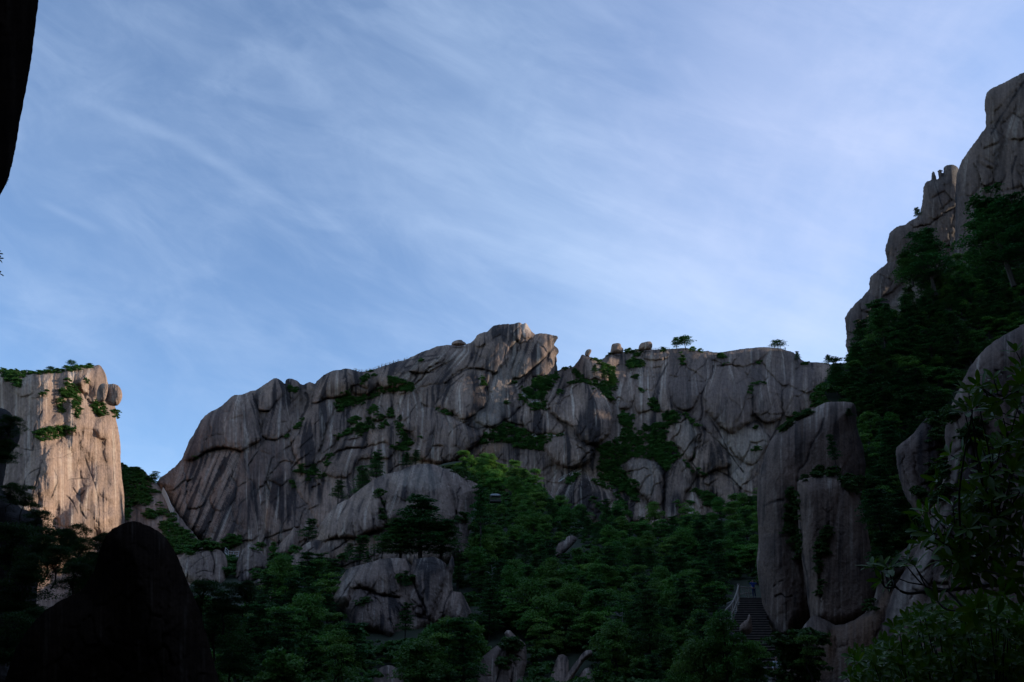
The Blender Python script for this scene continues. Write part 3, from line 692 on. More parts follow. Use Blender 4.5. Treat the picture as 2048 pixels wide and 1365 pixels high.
outcrop('dark rounded boulder half buried in shrubs low on the left of the forest', L('c12', 715,760,740,690,790,645,870,605,900,640,850,700,800,780), 127, 0.15, step=1.3, rim=3, rimpx=14, back=6, seed=72, yref=1200, tone=0.2)
outcrop('flat pale boulders among bushes below the slab sided dome', L('c12', 700,540,740,500,820,472,850,490,890,505,870,560,780,570), 146, 0.15, step=1.3, rim=3, rimpx=10, back=6, seed=73, yref=1180, tone=0.6)

# boulders perched on the skyline
def boulder(label, outline, lobes=(), tone=0.5, Y=None, **kw):
    o_ = np.asarray(outline); cx, by = o_[:, 0].mean(), o_[:, 1].max()
    Yb = float(np.nanmin(surf(np.linspace(cx-6, cx+6, 5), np.full(5, by+6.0)))) if Y is None else Y
    if not np.isfinite(Yb): Yb = 360
    s = mpp(cx, by, Yb); w = np.ptp(o_[:, 0])*s
    return outcrop(label, outline, Yb+1, 0.0, lobes, step=0.8, rim=w*0.45, rimpx=np.ptp(o_[:, 0])*0.45, slabs=0.0, amp=0.5, back=w*0.5, n1=0.25, n2=0.3, flute=0.4, tone=tone, streak=0.5,
      cat='boulder', name='boulder', licL=12, rough_px=0.4, **kw)
boulder('small leaning egg shaped stone balanced on the tip of a pointed rock', L('c10', 205,348,208,310,225,280,250,266,285,268,293,290,280,320,265,350,262,370,225,358), seed=81)
boulder('large squarish boulder standing alone on the ridge, first from the balanced stone', L('c10', 552,330,558,270,572,205,600,188,650,182,690,195,700,235,725,255,728,290,715,322,640,328),
   [dict(p=L('c10', 555,330,570,200,640,183,690,200,700,240,680,325)), dict(p=L('c10', 680,320,690,240,725,255,728,300,710,322))], seed=82)
boulder('cleft pair of round boulders on the ridge beside the fence', L('c10', 940,275,945,215,975,180,1010,172,1060,160,1105,165,1125,205,1115,260,1090,276,1010,282),
   [dict(p=L('c10', 945,275,950,210,990,175,1020,180,1010,240,985,280)), dict(p=L('c10', 990,278,1020,230,1030,180,1070,160,1085,200,1070,275), off=2), dict(p=L('c10', 1075,270,1085,170,1110,170,1123,210,1110,265))], seed=83)
boulder('flat capstone boulder lying on the ridge left of the summit', L('c3', 468,268,475,245,500,232,525,228,545,230,555,240,572,250,574,264,520,275),
   [dict(p=L('c3', 470,268,480,240,525,228,540,262)), dict(p=L('c3', 530,268,545,232,570,250,572,266))], seed=84)
boulder('round knob of rock jutting into the sky from the shoulder of the sunlit cliff', L('c1', 418,245,424,200,438,178,460,177,478,190,487,215,484,240,468,262,440,262), tone=0.9, Y=244, seed=85)
boulder('upright rock lump wedged beside the round knob on the sunlit cliff', L('c1', 385,235,388,200,400,178,420,174,430,190,425,225,415,245,395,248), tone=0.9, Y=242, seed=86)

# ------------------------------------------------------------------ right hand mountain
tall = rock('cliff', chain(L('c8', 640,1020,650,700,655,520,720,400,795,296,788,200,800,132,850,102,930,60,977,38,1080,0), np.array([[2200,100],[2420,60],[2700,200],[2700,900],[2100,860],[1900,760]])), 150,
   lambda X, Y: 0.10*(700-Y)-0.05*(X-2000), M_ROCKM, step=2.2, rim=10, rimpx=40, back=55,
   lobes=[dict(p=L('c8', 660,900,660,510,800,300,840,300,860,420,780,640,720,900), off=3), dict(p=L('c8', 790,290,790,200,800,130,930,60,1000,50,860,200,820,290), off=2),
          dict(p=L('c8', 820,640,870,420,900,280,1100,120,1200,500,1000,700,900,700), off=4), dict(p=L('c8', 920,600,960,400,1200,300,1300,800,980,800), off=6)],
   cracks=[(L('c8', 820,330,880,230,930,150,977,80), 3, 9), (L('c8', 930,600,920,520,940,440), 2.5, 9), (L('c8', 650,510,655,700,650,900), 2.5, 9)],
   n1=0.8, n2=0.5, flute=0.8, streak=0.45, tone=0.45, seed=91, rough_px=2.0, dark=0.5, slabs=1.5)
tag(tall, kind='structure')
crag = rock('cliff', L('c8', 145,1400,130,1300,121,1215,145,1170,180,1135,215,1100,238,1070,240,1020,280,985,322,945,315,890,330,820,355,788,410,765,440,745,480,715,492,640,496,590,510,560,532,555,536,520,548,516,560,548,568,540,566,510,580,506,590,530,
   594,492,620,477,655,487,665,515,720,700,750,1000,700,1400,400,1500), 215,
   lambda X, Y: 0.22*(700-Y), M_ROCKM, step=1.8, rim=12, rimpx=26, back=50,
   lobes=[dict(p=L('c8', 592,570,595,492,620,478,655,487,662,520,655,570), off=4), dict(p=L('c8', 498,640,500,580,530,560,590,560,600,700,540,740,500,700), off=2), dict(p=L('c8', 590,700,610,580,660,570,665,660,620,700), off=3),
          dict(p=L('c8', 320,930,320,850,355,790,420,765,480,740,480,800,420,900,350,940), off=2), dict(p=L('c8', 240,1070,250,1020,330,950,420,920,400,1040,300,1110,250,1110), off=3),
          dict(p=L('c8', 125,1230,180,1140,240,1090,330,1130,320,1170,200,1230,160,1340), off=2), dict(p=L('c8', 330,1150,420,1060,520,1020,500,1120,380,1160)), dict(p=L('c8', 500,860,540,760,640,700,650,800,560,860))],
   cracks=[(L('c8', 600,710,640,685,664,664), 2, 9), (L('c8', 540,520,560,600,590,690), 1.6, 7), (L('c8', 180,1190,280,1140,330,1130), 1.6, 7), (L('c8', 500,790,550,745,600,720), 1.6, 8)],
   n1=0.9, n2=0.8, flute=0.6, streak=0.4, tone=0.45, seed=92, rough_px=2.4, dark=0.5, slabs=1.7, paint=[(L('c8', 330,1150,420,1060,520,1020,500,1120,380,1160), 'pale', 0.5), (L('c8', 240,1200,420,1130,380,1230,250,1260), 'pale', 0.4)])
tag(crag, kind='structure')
# wooded slope that carries the forest: valley floor and right hand slope
vs = rock('valley_slope', np.array([[-700,1560],[-700,1330],[100,1300],[330,1230],[420,1120],[560,1120],[640,1080],[760,1010],[860,935],[950,925],[1040,950],[1100,990],[1170,1048],[1330,1065],[1480,1025],[1540,995],[1600,1000],[1700,1150],[1700,1560]], float),
   95, lambda X, Y: np.interp(-Y, [-1600,-1500,-1365,-1230,-1100,-1000,-920,-880], [-50,-35,0,32,92,160,215,240])-0.03*np.clip(X-1250, 0, 400)*sstep(Y, 1100, 1300)*0.6, M_SOIL, step=6, terrain=True, n1=1.0)
tag(vs, kind='structure')
rs = rock('hillside', np.array([[1650,760],[1700,720],[1770,665],[1850,595],[1920,545],[1990,480],[2100,400],[2400,350],[2400,900],[2200,900],[2060,1000],[1960,1150],[1860,1300],[1760,1300],[1700,1160],[1690,1000],[1690,830],[1655,800]], float),
   85, lambda X, Y: np.interp(-Y, [-1260,-1100,-900,-700,-500,-350], [-18,2,22,45,66,80]), M_SOIL, step=6, terrain=True, n1=1.0)
tag(rs, kind='structure')

# the two giant upright boulders by the stair
outcrop('giant smooth upright boulder whose left edge overhangs the stone stair', L('c7', 270,430,290,350,312,280,335,230,390,182,470,128,530,90,585,60,650,56,705,60,728,85,732,180,765,280,770,420,720,600,660,800,600,1000,560,1080,520,1120,485,1150,482,1158,440,1198,378,1226,342,1190,330,1130,300,1040,275,900,264,800,275,700,267,560),
   72, 0.012, [dict(p=L('c7', 270,440,300,300,390,185,580,62,720,70,735,200,660,380,560,440,460,440,430,700,380,700,300,640), a=0.5), dict(p=L('c7', 280,700,360,660,440,700,475,850,485,1060,440,1120,360,1140,320,1060,275,860), a=0.5, off=3),
       dict(p=L('c7', 340,1190,335,1140,450,1125,480,1160,430,1200,378,1226), off=-2)],
   [(L('c7', 345,920,365,900,390,890), 2, 9), (L('c7', 350,965,380,955,400,968,430,960), 2, 8), (L('c7', 455,430,460,380,500,330,520,260,560,190,580,130), 3, 4), (L('c7', 335,1130,400,1148,470,1128), 3, 14), (L('c7', 300,540,350,520,390,515), 4, 5), (L('c7', 300,300,296,340,280,420), 2, 4), (L('c7', 400,980,405,1080), 1.2, 4)],
   step=1.8, rim=5.5, rimpx=55, back=6, n1=0.7, n2=0.6, flute=0.5, streak=0.6, tone=0.45, seed=95, mat=M_ROCKM, cat='boulder', name='boulder', yref=1330, rough_px=0.8, licL=30, amp=0.35, dark=0.75, slabs=0.2)
outcrop('giant rounded slab boulder hung with moss, right of the overhanging one', L('c7', 455,430,500,415,560,400,640,398,700,420,750,520,780,640,800,760,825,900,832,1010,800,1060,740,1105,690,1120,620,1132,560,1102,515,1062,495,920,472,760,458,600),
   64.5, 0.010, [dict(p=L('c7', 460,440,560,402,650,400,640,560,600,720,570,900,560,1000,580,1110,515,1060,495,900,465,700), a=0.5), dict(p=L('c7', 570,860,610,680,700,430,780,640,830,1000,740,1105,620,1130,560,1090,565,960), a=0.5, off=2)],
   [(L('c7', 600,620,580,700,560,800,558,900,565,960), 3, 8), (L('c7', 470,620,480,760,505,900,510,1040), 2, 6)],
   step=1.8, rim=3.2, rimpx=36, back=6, n1=0.6, n2=0.6, flute=0.5, streak=0.6, tone=0.45, seed=96, mat=M_ROCKM, cat='boulder', name='boulder', yref=1330, rough_px=0.8, licL=30, amp=0.35, dark=0.75, slabs=0.2,
   paint=[(L('c7', 575,680,600,650,605,690,575,780,565,860,548,860,545,800), 'moss', 0.95)])
outcrop('pale boulder under the foot of the overhanging giant, beside the lower stair', L('c7', 350,1330,360,1250,395,1225,450,1195,510,1205,540,1290,600,1400,600,1500,380,1500), 60, 0.02, step=2, rim=2.5, rimpx=26, back=4, seed=97, mat=M_ROCKM, cat='boulder', name='boulder', tone=0.6, n2=0.9, yref=1330)
outcrop('small pointed rock standing in the middle of the stone stair', L('c11', 440,800,445,730,490,690,525,660,535,622,555,612,570,640,580,720,580,800,520,830), 67.5, 0.0, step=1.0, rim=0.7, rimpx=12, back=1.0, seed=98, mat=M_ROCKM, cat='rock', name='rock', tone=0.5, n1=0.4)
# cave wall under the slab and near right hand slabs
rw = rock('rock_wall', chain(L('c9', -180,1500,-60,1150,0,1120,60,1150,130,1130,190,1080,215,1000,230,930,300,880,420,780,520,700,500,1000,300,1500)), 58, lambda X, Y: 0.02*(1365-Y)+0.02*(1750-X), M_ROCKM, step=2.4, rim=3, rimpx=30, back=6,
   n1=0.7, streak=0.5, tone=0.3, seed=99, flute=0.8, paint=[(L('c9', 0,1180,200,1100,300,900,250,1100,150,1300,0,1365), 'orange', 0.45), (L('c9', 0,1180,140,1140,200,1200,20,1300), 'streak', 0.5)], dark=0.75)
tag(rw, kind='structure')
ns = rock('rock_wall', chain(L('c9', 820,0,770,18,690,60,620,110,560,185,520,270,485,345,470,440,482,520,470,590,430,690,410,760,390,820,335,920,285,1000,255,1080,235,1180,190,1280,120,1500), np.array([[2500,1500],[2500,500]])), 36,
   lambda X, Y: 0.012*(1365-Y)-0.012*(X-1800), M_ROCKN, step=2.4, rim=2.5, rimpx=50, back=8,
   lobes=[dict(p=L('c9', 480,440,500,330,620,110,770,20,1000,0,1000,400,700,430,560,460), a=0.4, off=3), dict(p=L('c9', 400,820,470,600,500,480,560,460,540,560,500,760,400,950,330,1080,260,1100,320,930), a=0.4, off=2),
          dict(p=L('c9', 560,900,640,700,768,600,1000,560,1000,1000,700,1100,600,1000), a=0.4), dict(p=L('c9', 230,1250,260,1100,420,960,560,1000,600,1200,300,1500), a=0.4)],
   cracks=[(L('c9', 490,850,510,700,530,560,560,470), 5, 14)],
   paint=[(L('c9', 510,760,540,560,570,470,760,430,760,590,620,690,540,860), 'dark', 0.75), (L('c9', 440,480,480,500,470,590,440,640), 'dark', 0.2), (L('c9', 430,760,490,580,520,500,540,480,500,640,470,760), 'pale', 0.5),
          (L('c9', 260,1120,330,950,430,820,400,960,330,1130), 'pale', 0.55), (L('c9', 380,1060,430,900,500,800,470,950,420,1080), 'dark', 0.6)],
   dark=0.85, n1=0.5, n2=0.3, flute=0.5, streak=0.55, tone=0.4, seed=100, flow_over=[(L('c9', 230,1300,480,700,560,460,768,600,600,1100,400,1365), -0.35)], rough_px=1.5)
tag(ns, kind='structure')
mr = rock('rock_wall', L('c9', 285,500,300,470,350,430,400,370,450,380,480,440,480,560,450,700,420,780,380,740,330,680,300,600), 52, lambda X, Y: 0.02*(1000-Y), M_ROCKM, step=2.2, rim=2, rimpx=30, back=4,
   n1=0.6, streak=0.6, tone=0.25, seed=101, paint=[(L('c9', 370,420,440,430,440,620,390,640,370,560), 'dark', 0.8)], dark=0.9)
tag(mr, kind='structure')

# ------------------------------------------------------------------ foreground rocks, deep shade put into their colour
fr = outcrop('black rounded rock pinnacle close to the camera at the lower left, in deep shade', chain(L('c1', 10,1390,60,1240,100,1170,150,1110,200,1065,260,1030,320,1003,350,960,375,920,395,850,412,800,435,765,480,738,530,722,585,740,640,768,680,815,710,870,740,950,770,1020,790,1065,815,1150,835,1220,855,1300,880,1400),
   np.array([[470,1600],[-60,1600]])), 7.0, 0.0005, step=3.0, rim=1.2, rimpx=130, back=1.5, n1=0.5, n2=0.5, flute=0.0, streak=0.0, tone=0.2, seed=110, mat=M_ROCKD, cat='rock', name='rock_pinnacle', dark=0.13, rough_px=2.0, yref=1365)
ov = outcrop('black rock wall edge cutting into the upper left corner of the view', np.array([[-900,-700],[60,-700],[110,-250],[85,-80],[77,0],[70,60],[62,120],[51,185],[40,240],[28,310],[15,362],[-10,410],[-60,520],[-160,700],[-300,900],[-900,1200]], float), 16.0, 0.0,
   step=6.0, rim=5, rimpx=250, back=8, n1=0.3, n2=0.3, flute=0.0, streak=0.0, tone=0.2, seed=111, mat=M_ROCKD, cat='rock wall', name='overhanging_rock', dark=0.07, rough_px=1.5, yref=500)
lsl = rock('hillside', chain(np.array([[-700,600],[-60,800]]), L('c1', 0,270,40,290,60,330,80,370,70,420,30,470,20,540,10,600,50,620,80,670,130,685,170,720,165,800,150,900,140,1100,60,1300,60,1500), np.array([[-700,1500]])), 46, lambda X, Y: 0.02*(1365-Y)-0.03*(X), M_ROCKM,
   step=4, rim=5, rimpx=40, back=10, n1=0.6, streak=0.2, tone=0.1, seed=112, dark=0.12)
tag(lsl, kind='structure')

# ------------------------------------------------------------------ ground to the horizon, and unseen ridges added to shade the gorge
def ground_sheet():
    xs = np.concatenate([-np.geomspace(6000, 4, 40), [0], np.geomspace(4, 6000, 40)]); ys = xs.copy()
    X, Y = np.meshgrid(xs, ys); rr = np.hypot(X, Y)
    Z = 0.5*fbm(X/9, Y/9, 3, 5)*sstep(rr, 2, 12)-sstep(rr, 300, 1500)*120
    h, w = X.shape; i = np.arange(h*w).reshape(h, w)
    q = np.stack([i[:-1, :-1].ravel(), i[:-1, 1:].ravel(), i[1:, 1:].ravel(), i[1:, :-1].ravel()], 1)
    return make_mesh('ground', np.stack([X.ravel(), Y.ravel(), Z.ravel()], 1), q, M_SOIL, np.full((h*w, 3), 0.03))
tag(ground_sheet(), kind='structure')
def ridge(name, pts, base_w, seed, mat=M_ROCKM):
    """a long rock ridge added out of frame to block light: pts are (x, y, height) of its crest"""
    pts = np.array(pts, float); line = cat_rom(pts, 10, False); m = len(line)
    t = np.linspace(0, 1, 24); V = []
    for k in range(m):
        tang = line[min(k+1, m-1)]-line[max(k-1, 0)]; nx, ny = -tang[1], tang[0]; l = math.hypot(nx, ny)+1e-9; nx /= l; ny /= l
        for u in t:
            a = (u-0.5)*2; hgt = line[k, 2]*(1-abs(a)**1.6)
            jx = 0.12*base_w*float(pn(np.array([k*0.31]), np.array([u*5.0]), seed)[0])
            V.append((line[k, 0]+nx*(a*base_w+jx), line[k, 1]+ny*(a*base_w+jx), max(hgt*(1+0.10*float(pn(np.array([k*0.5]), np.array([u*7.0]), seed+1)[0])), -2)))
    i = np.arange(m*24).reshape(m, 24)
    q = np.stack([i[:-1, :-1].ravel(), i[:-1, 1:].ravel(), i[1:, 1:].ravel(), i[1:, :-1].ravel()], 1)
    o = make_mesh(name, V, q, mat, np.tile(GREY, (len(V), 1))); tag(o, kind='structure'); return o
ridge('mountain', [(-70,-50,70),(-30,-32,90),(10,-26,100),(60,-30,110),(110,0,120)], 24, 5)  # unseen gorge walls, raised to darken the foreground
ridge('mountain', [(70,-10,90),(95,30,110),(125,70,130),(165,120,150),(190,170,170)], 36, 6)
ridge('mountain', [(-70,-40,70),(-60,0,70),(-75,40,66),(-110,80,55)], 26, 7)
ridge('mountain', [(500,150,210),(500,250,235),(500,350,250),(500,400,250),(500,425,252),(500,470,290),(500,520,312),(520,640,330)], 70, 8)  # added ridge out of view, crest shaped to shade mountain and valley
# ------------------------------------------------------------------ plants
M_BARK = plain_mat('bark', (0.045, 0.035, 0.028), 0.9, 8, 0.4, 0.02)
M_DEAD = plain_mat('dead_wood', (0.34, 0.31, 0.28), 0.9, 8, 0.3)
M_PINE = leaf_mat('pine_needles', (0.020, 0.072, 0.018), (0.055, 0.145, 0.024))
M_BROAD = leaf_mat('broad_leaves', (0.038, 0.120, 0.018), (0.135, 0.270, 0.032))
M_SHRUB = leaf_mat('shrub_leaves', (0.026, 0.082, 0.016), (0.080, 0.155, 0.022))
M_NEAR = leaf_mat('near_leaves', (0.036, 0.12, 0.005), (0.12, 0.27, 0.010), 0.42, 0.22)
M_BLACKLEAF = leaf_mat('shade_leaves', (0.015, 0.046, 0.010), (0.040, 0.10, 0.016), 0.6, 0.08)  # darker copy of the leaf greens, deep shade put into the colour

def leaves(cen, size, rg, up=0.5, aspect=1.0, dirs=None, clumpval=None):
    """one small bent-free diamond per centre; returns verts, quads, colours"""
    n = len(cen); nr = rg.normal(size=(n, 3)); nr[:, 2] = np.abs(nr[:, 2])+up
    if dirs is not None: nr = nr+dirs
    nr /= np.linalg.norm(nr, axis=1, keepdims=True)
    t = rg.normal(size=(n, 3)); t -= (t*nr).sum(1, keepdims=True)*nr; t /= np.linalg.norm(t, axis=1, keepdims=True)
    b = np.cross(nr, t); sz = size*rg.uniform(0.6, 1.3, (n, 1))
    V = np.stack([cen-t*sz, cen-b*sz*aspect*0.55, cen+t*sz, cen+b*sz*aspect*0.55], 1).reshape(-1, 3)
    F = np.arange(n*4).reshape(n, 4)
    c = rg.uniform(0, 1, (n, 3))*np.array([0.6, 0.7, 0.6])+0.1
    if clumpval is not None: c = c*0.45+clumpval*0.55
    return V, F, np.repeat(c, 4, axis=0)
def tube_mesh(paths, sides=5):
    V = []; F = []
    for pts, rad in paths:
        pts = [Vector(p) for p in pts]; base = len(V)
        for k, p in enumerate(pts):
            d = (pts[min(k+1, len(pts)-1)]-pts[max(k-1, 0)]).normalized()
            u = d.orthogonal().normalized(); w = d.cross(u)
            r = rad[k] if hasattr(rad, '__len__') else rad
            for j in range(sides):
                a = 2*math.pi*j/sides; V.append(tuple(p+u*(r*math.cos(a))+w*(r*math.sin(a))))
        for k in range(len(pts)-1):
            for j in range(sides):
                a = base+k*sides+j; b_ = base+k*sides+(j+1) % sides; F.append((a, b_, b_+sides, a+sides))
        e = base+(len(pts)-1)*sides
        V.append(tuple(pts[-1])); F += [(e+j, e+(j+1) % sides, len(V)-1, len(V)-1) for j in range(sides)] if False else []
    return V, F
def limb(p0, p1, r0, r1, rg, wob=0.08, n=5):
    p0 = np.array(p0, float); p1 = np.array(p1, float); l = np.linalg.norm(p1-p0)
    pts = [p0+(p1-p0)*t+rg.normal(size=3)*wob*l*math.sin(math.pi*t) for t in np.linspace(0, 1, n)]
    return pts, list(np.linspace(r0, r1, n))
def broad_parts(rg, h=6.5, rad=2.8, nclump=20, per=110, size=0.24, flat=0.75):
    limbs = [limb((0, 0, -1.5), (rg.normal()*0.3, rg.normal()*0.3, h*0.62), 0.16*h/6, 0.07, rg)]
    C = []; Cv = []; D = []
    for k in range(nclump):
        a = rg.uniform(0, 2*np.pi); q = rg.uniform(0, 1)**0.6; zz_ = rg.uniform(0.28, 1.0)
        rr = rad*q*math.sin(math.pi*min(0.96, 0.22+0.70*zz_))**0.7
        c = np.array([rr*math.cos(a), rr*math.sin(a), h*zz_-0.3]); cr_ = rad*rg.uniform(0.26, 0.46)
        d = rg.normal(size=(per, 3)); d /= np.linalg.norm(d, axis=1, keepdims=True)
        d[:, 2] = np.abs(d[:, 2])*1.0-0.25*rg.uniform(size=per)
        rr_ = cr_*rg.uniform(0.55, 1.08, (per, 1))
        pts = c+d*rr_*np.array([1.15, 1.15, 0.80*flat])
        C.append(pts); D.append(d*0.9); Cv.append(np.tile(rg.uniform(0, 1, 3), (per, 1)))
        if k % 3 == 0: limbs.append(limb((0, 0, h*rg.uniform(0.25, 0.5)), c, 0.07, 0.02, rg))
    V, F, c_ = leaves(np.vstack(C), size, rg, 0.35, 1.0, np.vstack(D), np.vstack(Cv))
    return (V, F, c_), tube_mesh(limbs)
def pine_parts(rg, h=8.0, rad=3.0, tiers=7, per=150, size=0.20, lean=0.0, top_flat=True, start=0.3, npad=4):
    """layered mountain pine: crooked trunk, level limbs, flat pads of needles"""
    bend = rg.normal(size=2)*0.04*h
    def tr(t): return np.array([bend[0]*math.sin(3*t)+lean*t*h, bend[1]*math.sin(2.3*t+1), t*h])
    limbs = [([tr(t)-(np.array([0, 0, 1.5]) if t == 0 else 0) for t in np.linspace(0, 0.97, 8)], list(np.linspace(0.028*h, 0.008*h, 8)))]
    C = []; Cv = []
    for k in range(tiers):
        t = start+(1-start)*k/(tiers-1) if tiers > 1 else 0.95
        reach = rad*(1.0-0.62*((t-start)/(1-start))**1.3)*rg.uniform(0.8, 1.15)
        if k == tiers-1: reach = rad*(0.35 if not top_flat else 0.55)
        a0 = rg.uniform(0, 6.28)
        for j in range(npad):
            a = a0+j*2*np.pi/npad+rg.normal()*0.35; rr = reach*rg.uniform(0.45, 1.0)
            e = tr(t)+np.array([rr*math.cos(a), rr*math.sin(a), rg.normal()*0.03*h+0.02*h])
            limbs.append(limb(tr(t*0.97-0.02), e, 0.008*h, 0.003*h, rg, 0.06, 4))
            pr = reach*rg.uniform(0.40, 0.62)
            q = np.sqrt(rg.uniform(0, 1, per)); th = rg.uniform(0, 6.28, per)
            edge = 1+0.35*np.sin(th*3+rg.uniform(0, 6))+0.2*np.sin(th*7+rg.uniform(0, 6))
            x = pr*q*np.cos(th)*edge; y = pr*q*np.sin(th)*edge
            z = 0.20*pr*(1-q*q)+rg.normal(size=per)*0.035*pr+0.02
            ax = np.array([math.cos(a), math.sin(a)])
            C.append(np.stack([e[0]-ax[0]*pr*0.3+x, e[1]-ax[1]*pr*0.3+y, e[2]+z], 1)); Cv.append(np.tile(rg.uniform(0, 1, 3), (per, 1)))
    V, F, c_ = leaves(np.vstack(C), size, rg, 0.7, 0.7, None, np.vstack(Cv))
    return (V, F, c_), tube_mesh(limbs)
def mesh_only(name, VFC, mat):
    V, F = VFC[0], VFC[1]; o = make_mesh(name, np.array(V), np.array(F), mat, VFC[2] if len(VFC) > 2 else np.full((len(V), 3), 0.5), smooth=False)
    me = o.data; bpy.data.objects.remove(o); return me
PROTO = {}
def proto(kind, i):
    key = (kind, i)
    if key in PROTO: return PROTO[key]
    rg = np.random.default_rng(hash(('a', 'b').__len__())+i*17+len(kind)*101)
    if kind == 'broad': a, b = broad_parts(rg, 6.2+rg.uniform(-1.2, 1.6), 2.7+rg.uniform(-0.7, 0.6), int(rg.integers(26, 52)), 130, 0.13+0.05*rg.uniform(), (0.7, 1.2, 0.9, 1.0, 0.6, 1.3)[i % 6])
    elif kind == 'broadfar': a, b = broad_parts(rg, 6.0, 2.8, 14, 45, 0.36)
    elif kind == 'broadnear': a, b = broad_parts(rg, 5.0, 2.4, 40, 260, 0.085, 0.9)
    elif kind == 'pine': a, b = pine_parts(rg, 8.0+rg.uniform(-1, 1), 2.8, 8, 150, 0.20, npad=5)
    elif kind == 'pinebig': a, b = pine_parts(rg, 11.0, 4.2, 10, 190, 0.22, npad=6, start=0.2)
    elif kind == 'pinesky': a, b = pine_parts(rg, 5.0, 3.4, 4, 160, 0.20, npad=5, start=0.55, top_flat=True)
    elif kind == 'bush': a, b = broad_parts(rg, 2.2, 1.6, 10, 90, 0.16, 1.0)
    mat = M_PINE if 'pine' in kind else (M_SHRUB if kind == 'bush' else M_BROAD)
    PROTO[key] = (mesh_only('crown', a, mat), mesh_only('trunk', b, M_BARK)); return PROTO[key]
def put(name, kind, i, loc, s, rz, label, cat='tree', group=None, tilt=0.0, black=False, parts=True, sz=1.0):
    cm, tm = proto(kind, i)
    e = bpy.data.objects.new(name, None); e.empty_display_size = 0.5; COL.objects.link(e)
    e.location = loc; e.scale = (s, s, s*sz); e.rotation_euler = (tilt, 0, rz)
    c = bpy.data.objects.new('crown' if kind != 'bush' else 'foliage', cm); COL.objects.link(c); c.parent = e
    t = bpy.data.objects.new('trunk' if kind != 'bush' else 'stem', tm); COL.objects.link(t); t.parent = e
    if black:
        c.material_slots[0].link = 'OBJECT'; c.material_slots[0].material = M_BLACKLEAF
    tag(e, label, cat, group); return e
rgT = np.random.default_rng(5)
def inside(px, py, poly): return sdist(np.array([px], float), np.array([py], float), poly)[0]
# ------------------------------------------------------------------ the forest filling the valley
EXC = [L('c5', 330,870,480,690,740,650,980,680,1000,820,1060,830,1100,980,1060,1030,860,1000,720,1080,620,1090,500,1040,400,1000),
       L('c5', 1170,1400,1180,1260,1270,1170,1350,1100,1430,1150,1430,1400), L('c5', 570,1400,600,1290,680,1280,740,1340,740,1400),
       L('c5', 220,530,640,150,850,95,1040,140,1150,260,1110,420,1100,600,1020,560,560,600,250,640),
       L('c12', 90,480,90,330,250,250,430,270,460,400,440,500,250,480), L('c12', 550,480,640,225,710,220,810,370,740,470),
       L('c11', 200,720,430,260,640,200,760,800,800,1100,1170,1350,800,1400,760,1150,640,1000,440,800),
       L('c6', 340,1400,375,1200,430,1200,440,1400), L('c6', 470,1320,540,1170,580,1165,560,1270,600,1310,600,1380),
       L('f', 962,985,1018,985,1018,1030,962,1030), L('c6', 370,500,440,430,490,440,400,540)]
FOREST = np.array([[395,1420],[380,1262],[470,1235],[560,1185],[620,1150],[690,1175],[800,1180],[900,1170],[938,1110],[945,1020],[905,945],[960,938],[1040,962],[1100,1000],[1170,1058],[1330,1072],[1480,1035],[1535,1010],[1530,1170],[1470,1180],[1440,1250],[1500,1300],[1560,1400]], float)
spots = []
y = 1440.0
while y > 905:
    Yd = float(surf(900 if y > 1000 else 980, min(y, 1490), only=('valley_slope',))[0])
    Yd = Yd if np.isfinite(Yd) else 290
    D = 5.3*1593/Yd; x = 380+rgT.uniform(0, D)
    while x < 1570:
        px = x+rgT.normal()*D*0.15; py = y+rgT.normal()*D*0.12
        if inside(px, py, FOREST) > -4 and all(inside(px, py-D*0.35, e) < -D*0.28 and inside(px, py-D*0.75, e) < -D*0.28 and inside(px, py-D*1.1, e) < -D*0.1 for e in EXC):
            Ys = float(surf(px, py, only=('valley_slope',))[0])
            if np.isfinite(Ys): spots.append((Ys, px, py))
        x += D*rgT.uniform(0.55, 0.8)
    y -= D*0.31
spots.sort(); print('forest trees', len(spots))
LAB_B = ['rounded broadleaf tree of the crowded dark forest filling the valley floor', 'layered mountain pine standing among the crowded forest filling the valley floor']
nb = npn = 0; far = []
for k, (Ys, px, py) in enumerate(spots):
    pine = (fbm(np.array([px/120]), np.array([py/70]), 2, 9)[0]+rgT.uniform(-0.5, 0.5)) > (0.22 if px > 620 else -0.1)
    loc = PV(px, py, Ys); s = rgT.uniform(0.62, 1.38); rz = rgT.uniform(0, 6.28)
    if pine and npn < 250:
        put('pine_tree', 'pine', int(rgT.integers(0, 5)), loc, s*0.66, rz, LAB_B[1], group='pines of the valley forest'); npn += 1
    elif nb < 290:
        put('broadleaf_tree', 'broad', int(rgT.integers(0, 6)), loc, s*0.92, rz, LAB_B[0], group='broadleaf trees of the valley forest', sz=rgT.uniform(0.8, 1.1)); nb += 1
    else: far.append((loc, s, rz))
print('pines', npn, 'broad', nb, 'far', len(far))
CLC = {}
def cloud_of(trees, name, label, kind='broadfar', mat=None, group=None):
    VV = []; FF = []; CC = []; n = 0
    for k, (loc, s, rz) in enumerate(trees):
        if (kind, k % 12) not in CLC:
            rg = np.random.default_rng(900+k % 12)
            CLC[(kind, k % 12)] = (broad_parts(rg, 6.0, 2.8, 14, 55, 0.33) if kind == 'broadfar' else broad_parts(rg, 1.7, 1.5, 7, 50, 0.22))[0]
        V, F, c = CLC[(kind, k % 12)]
        ca, sa = math.cos(rz), math.sin(rz); Rm = np.array([[ca, -sa, 0], [sa, ca, 0], [0, 0, 1]])
        VV.append((V*s)@Rm.T+np.array(loc)); FF.append(F+n); CC.append(np.clip(c*0.6+0.4*rgT.uniform(0, 1, 3), 0, 1)); n += len(V)
    o = make_mesh(name, np.vstack(VV), np.vstack(FF), mat or M_BROAD, np.vstack(CC), smooth=False)
    return tag(o, label, 'forest' if kind == 'broadfar' else 'shrubs', kind='stuff')
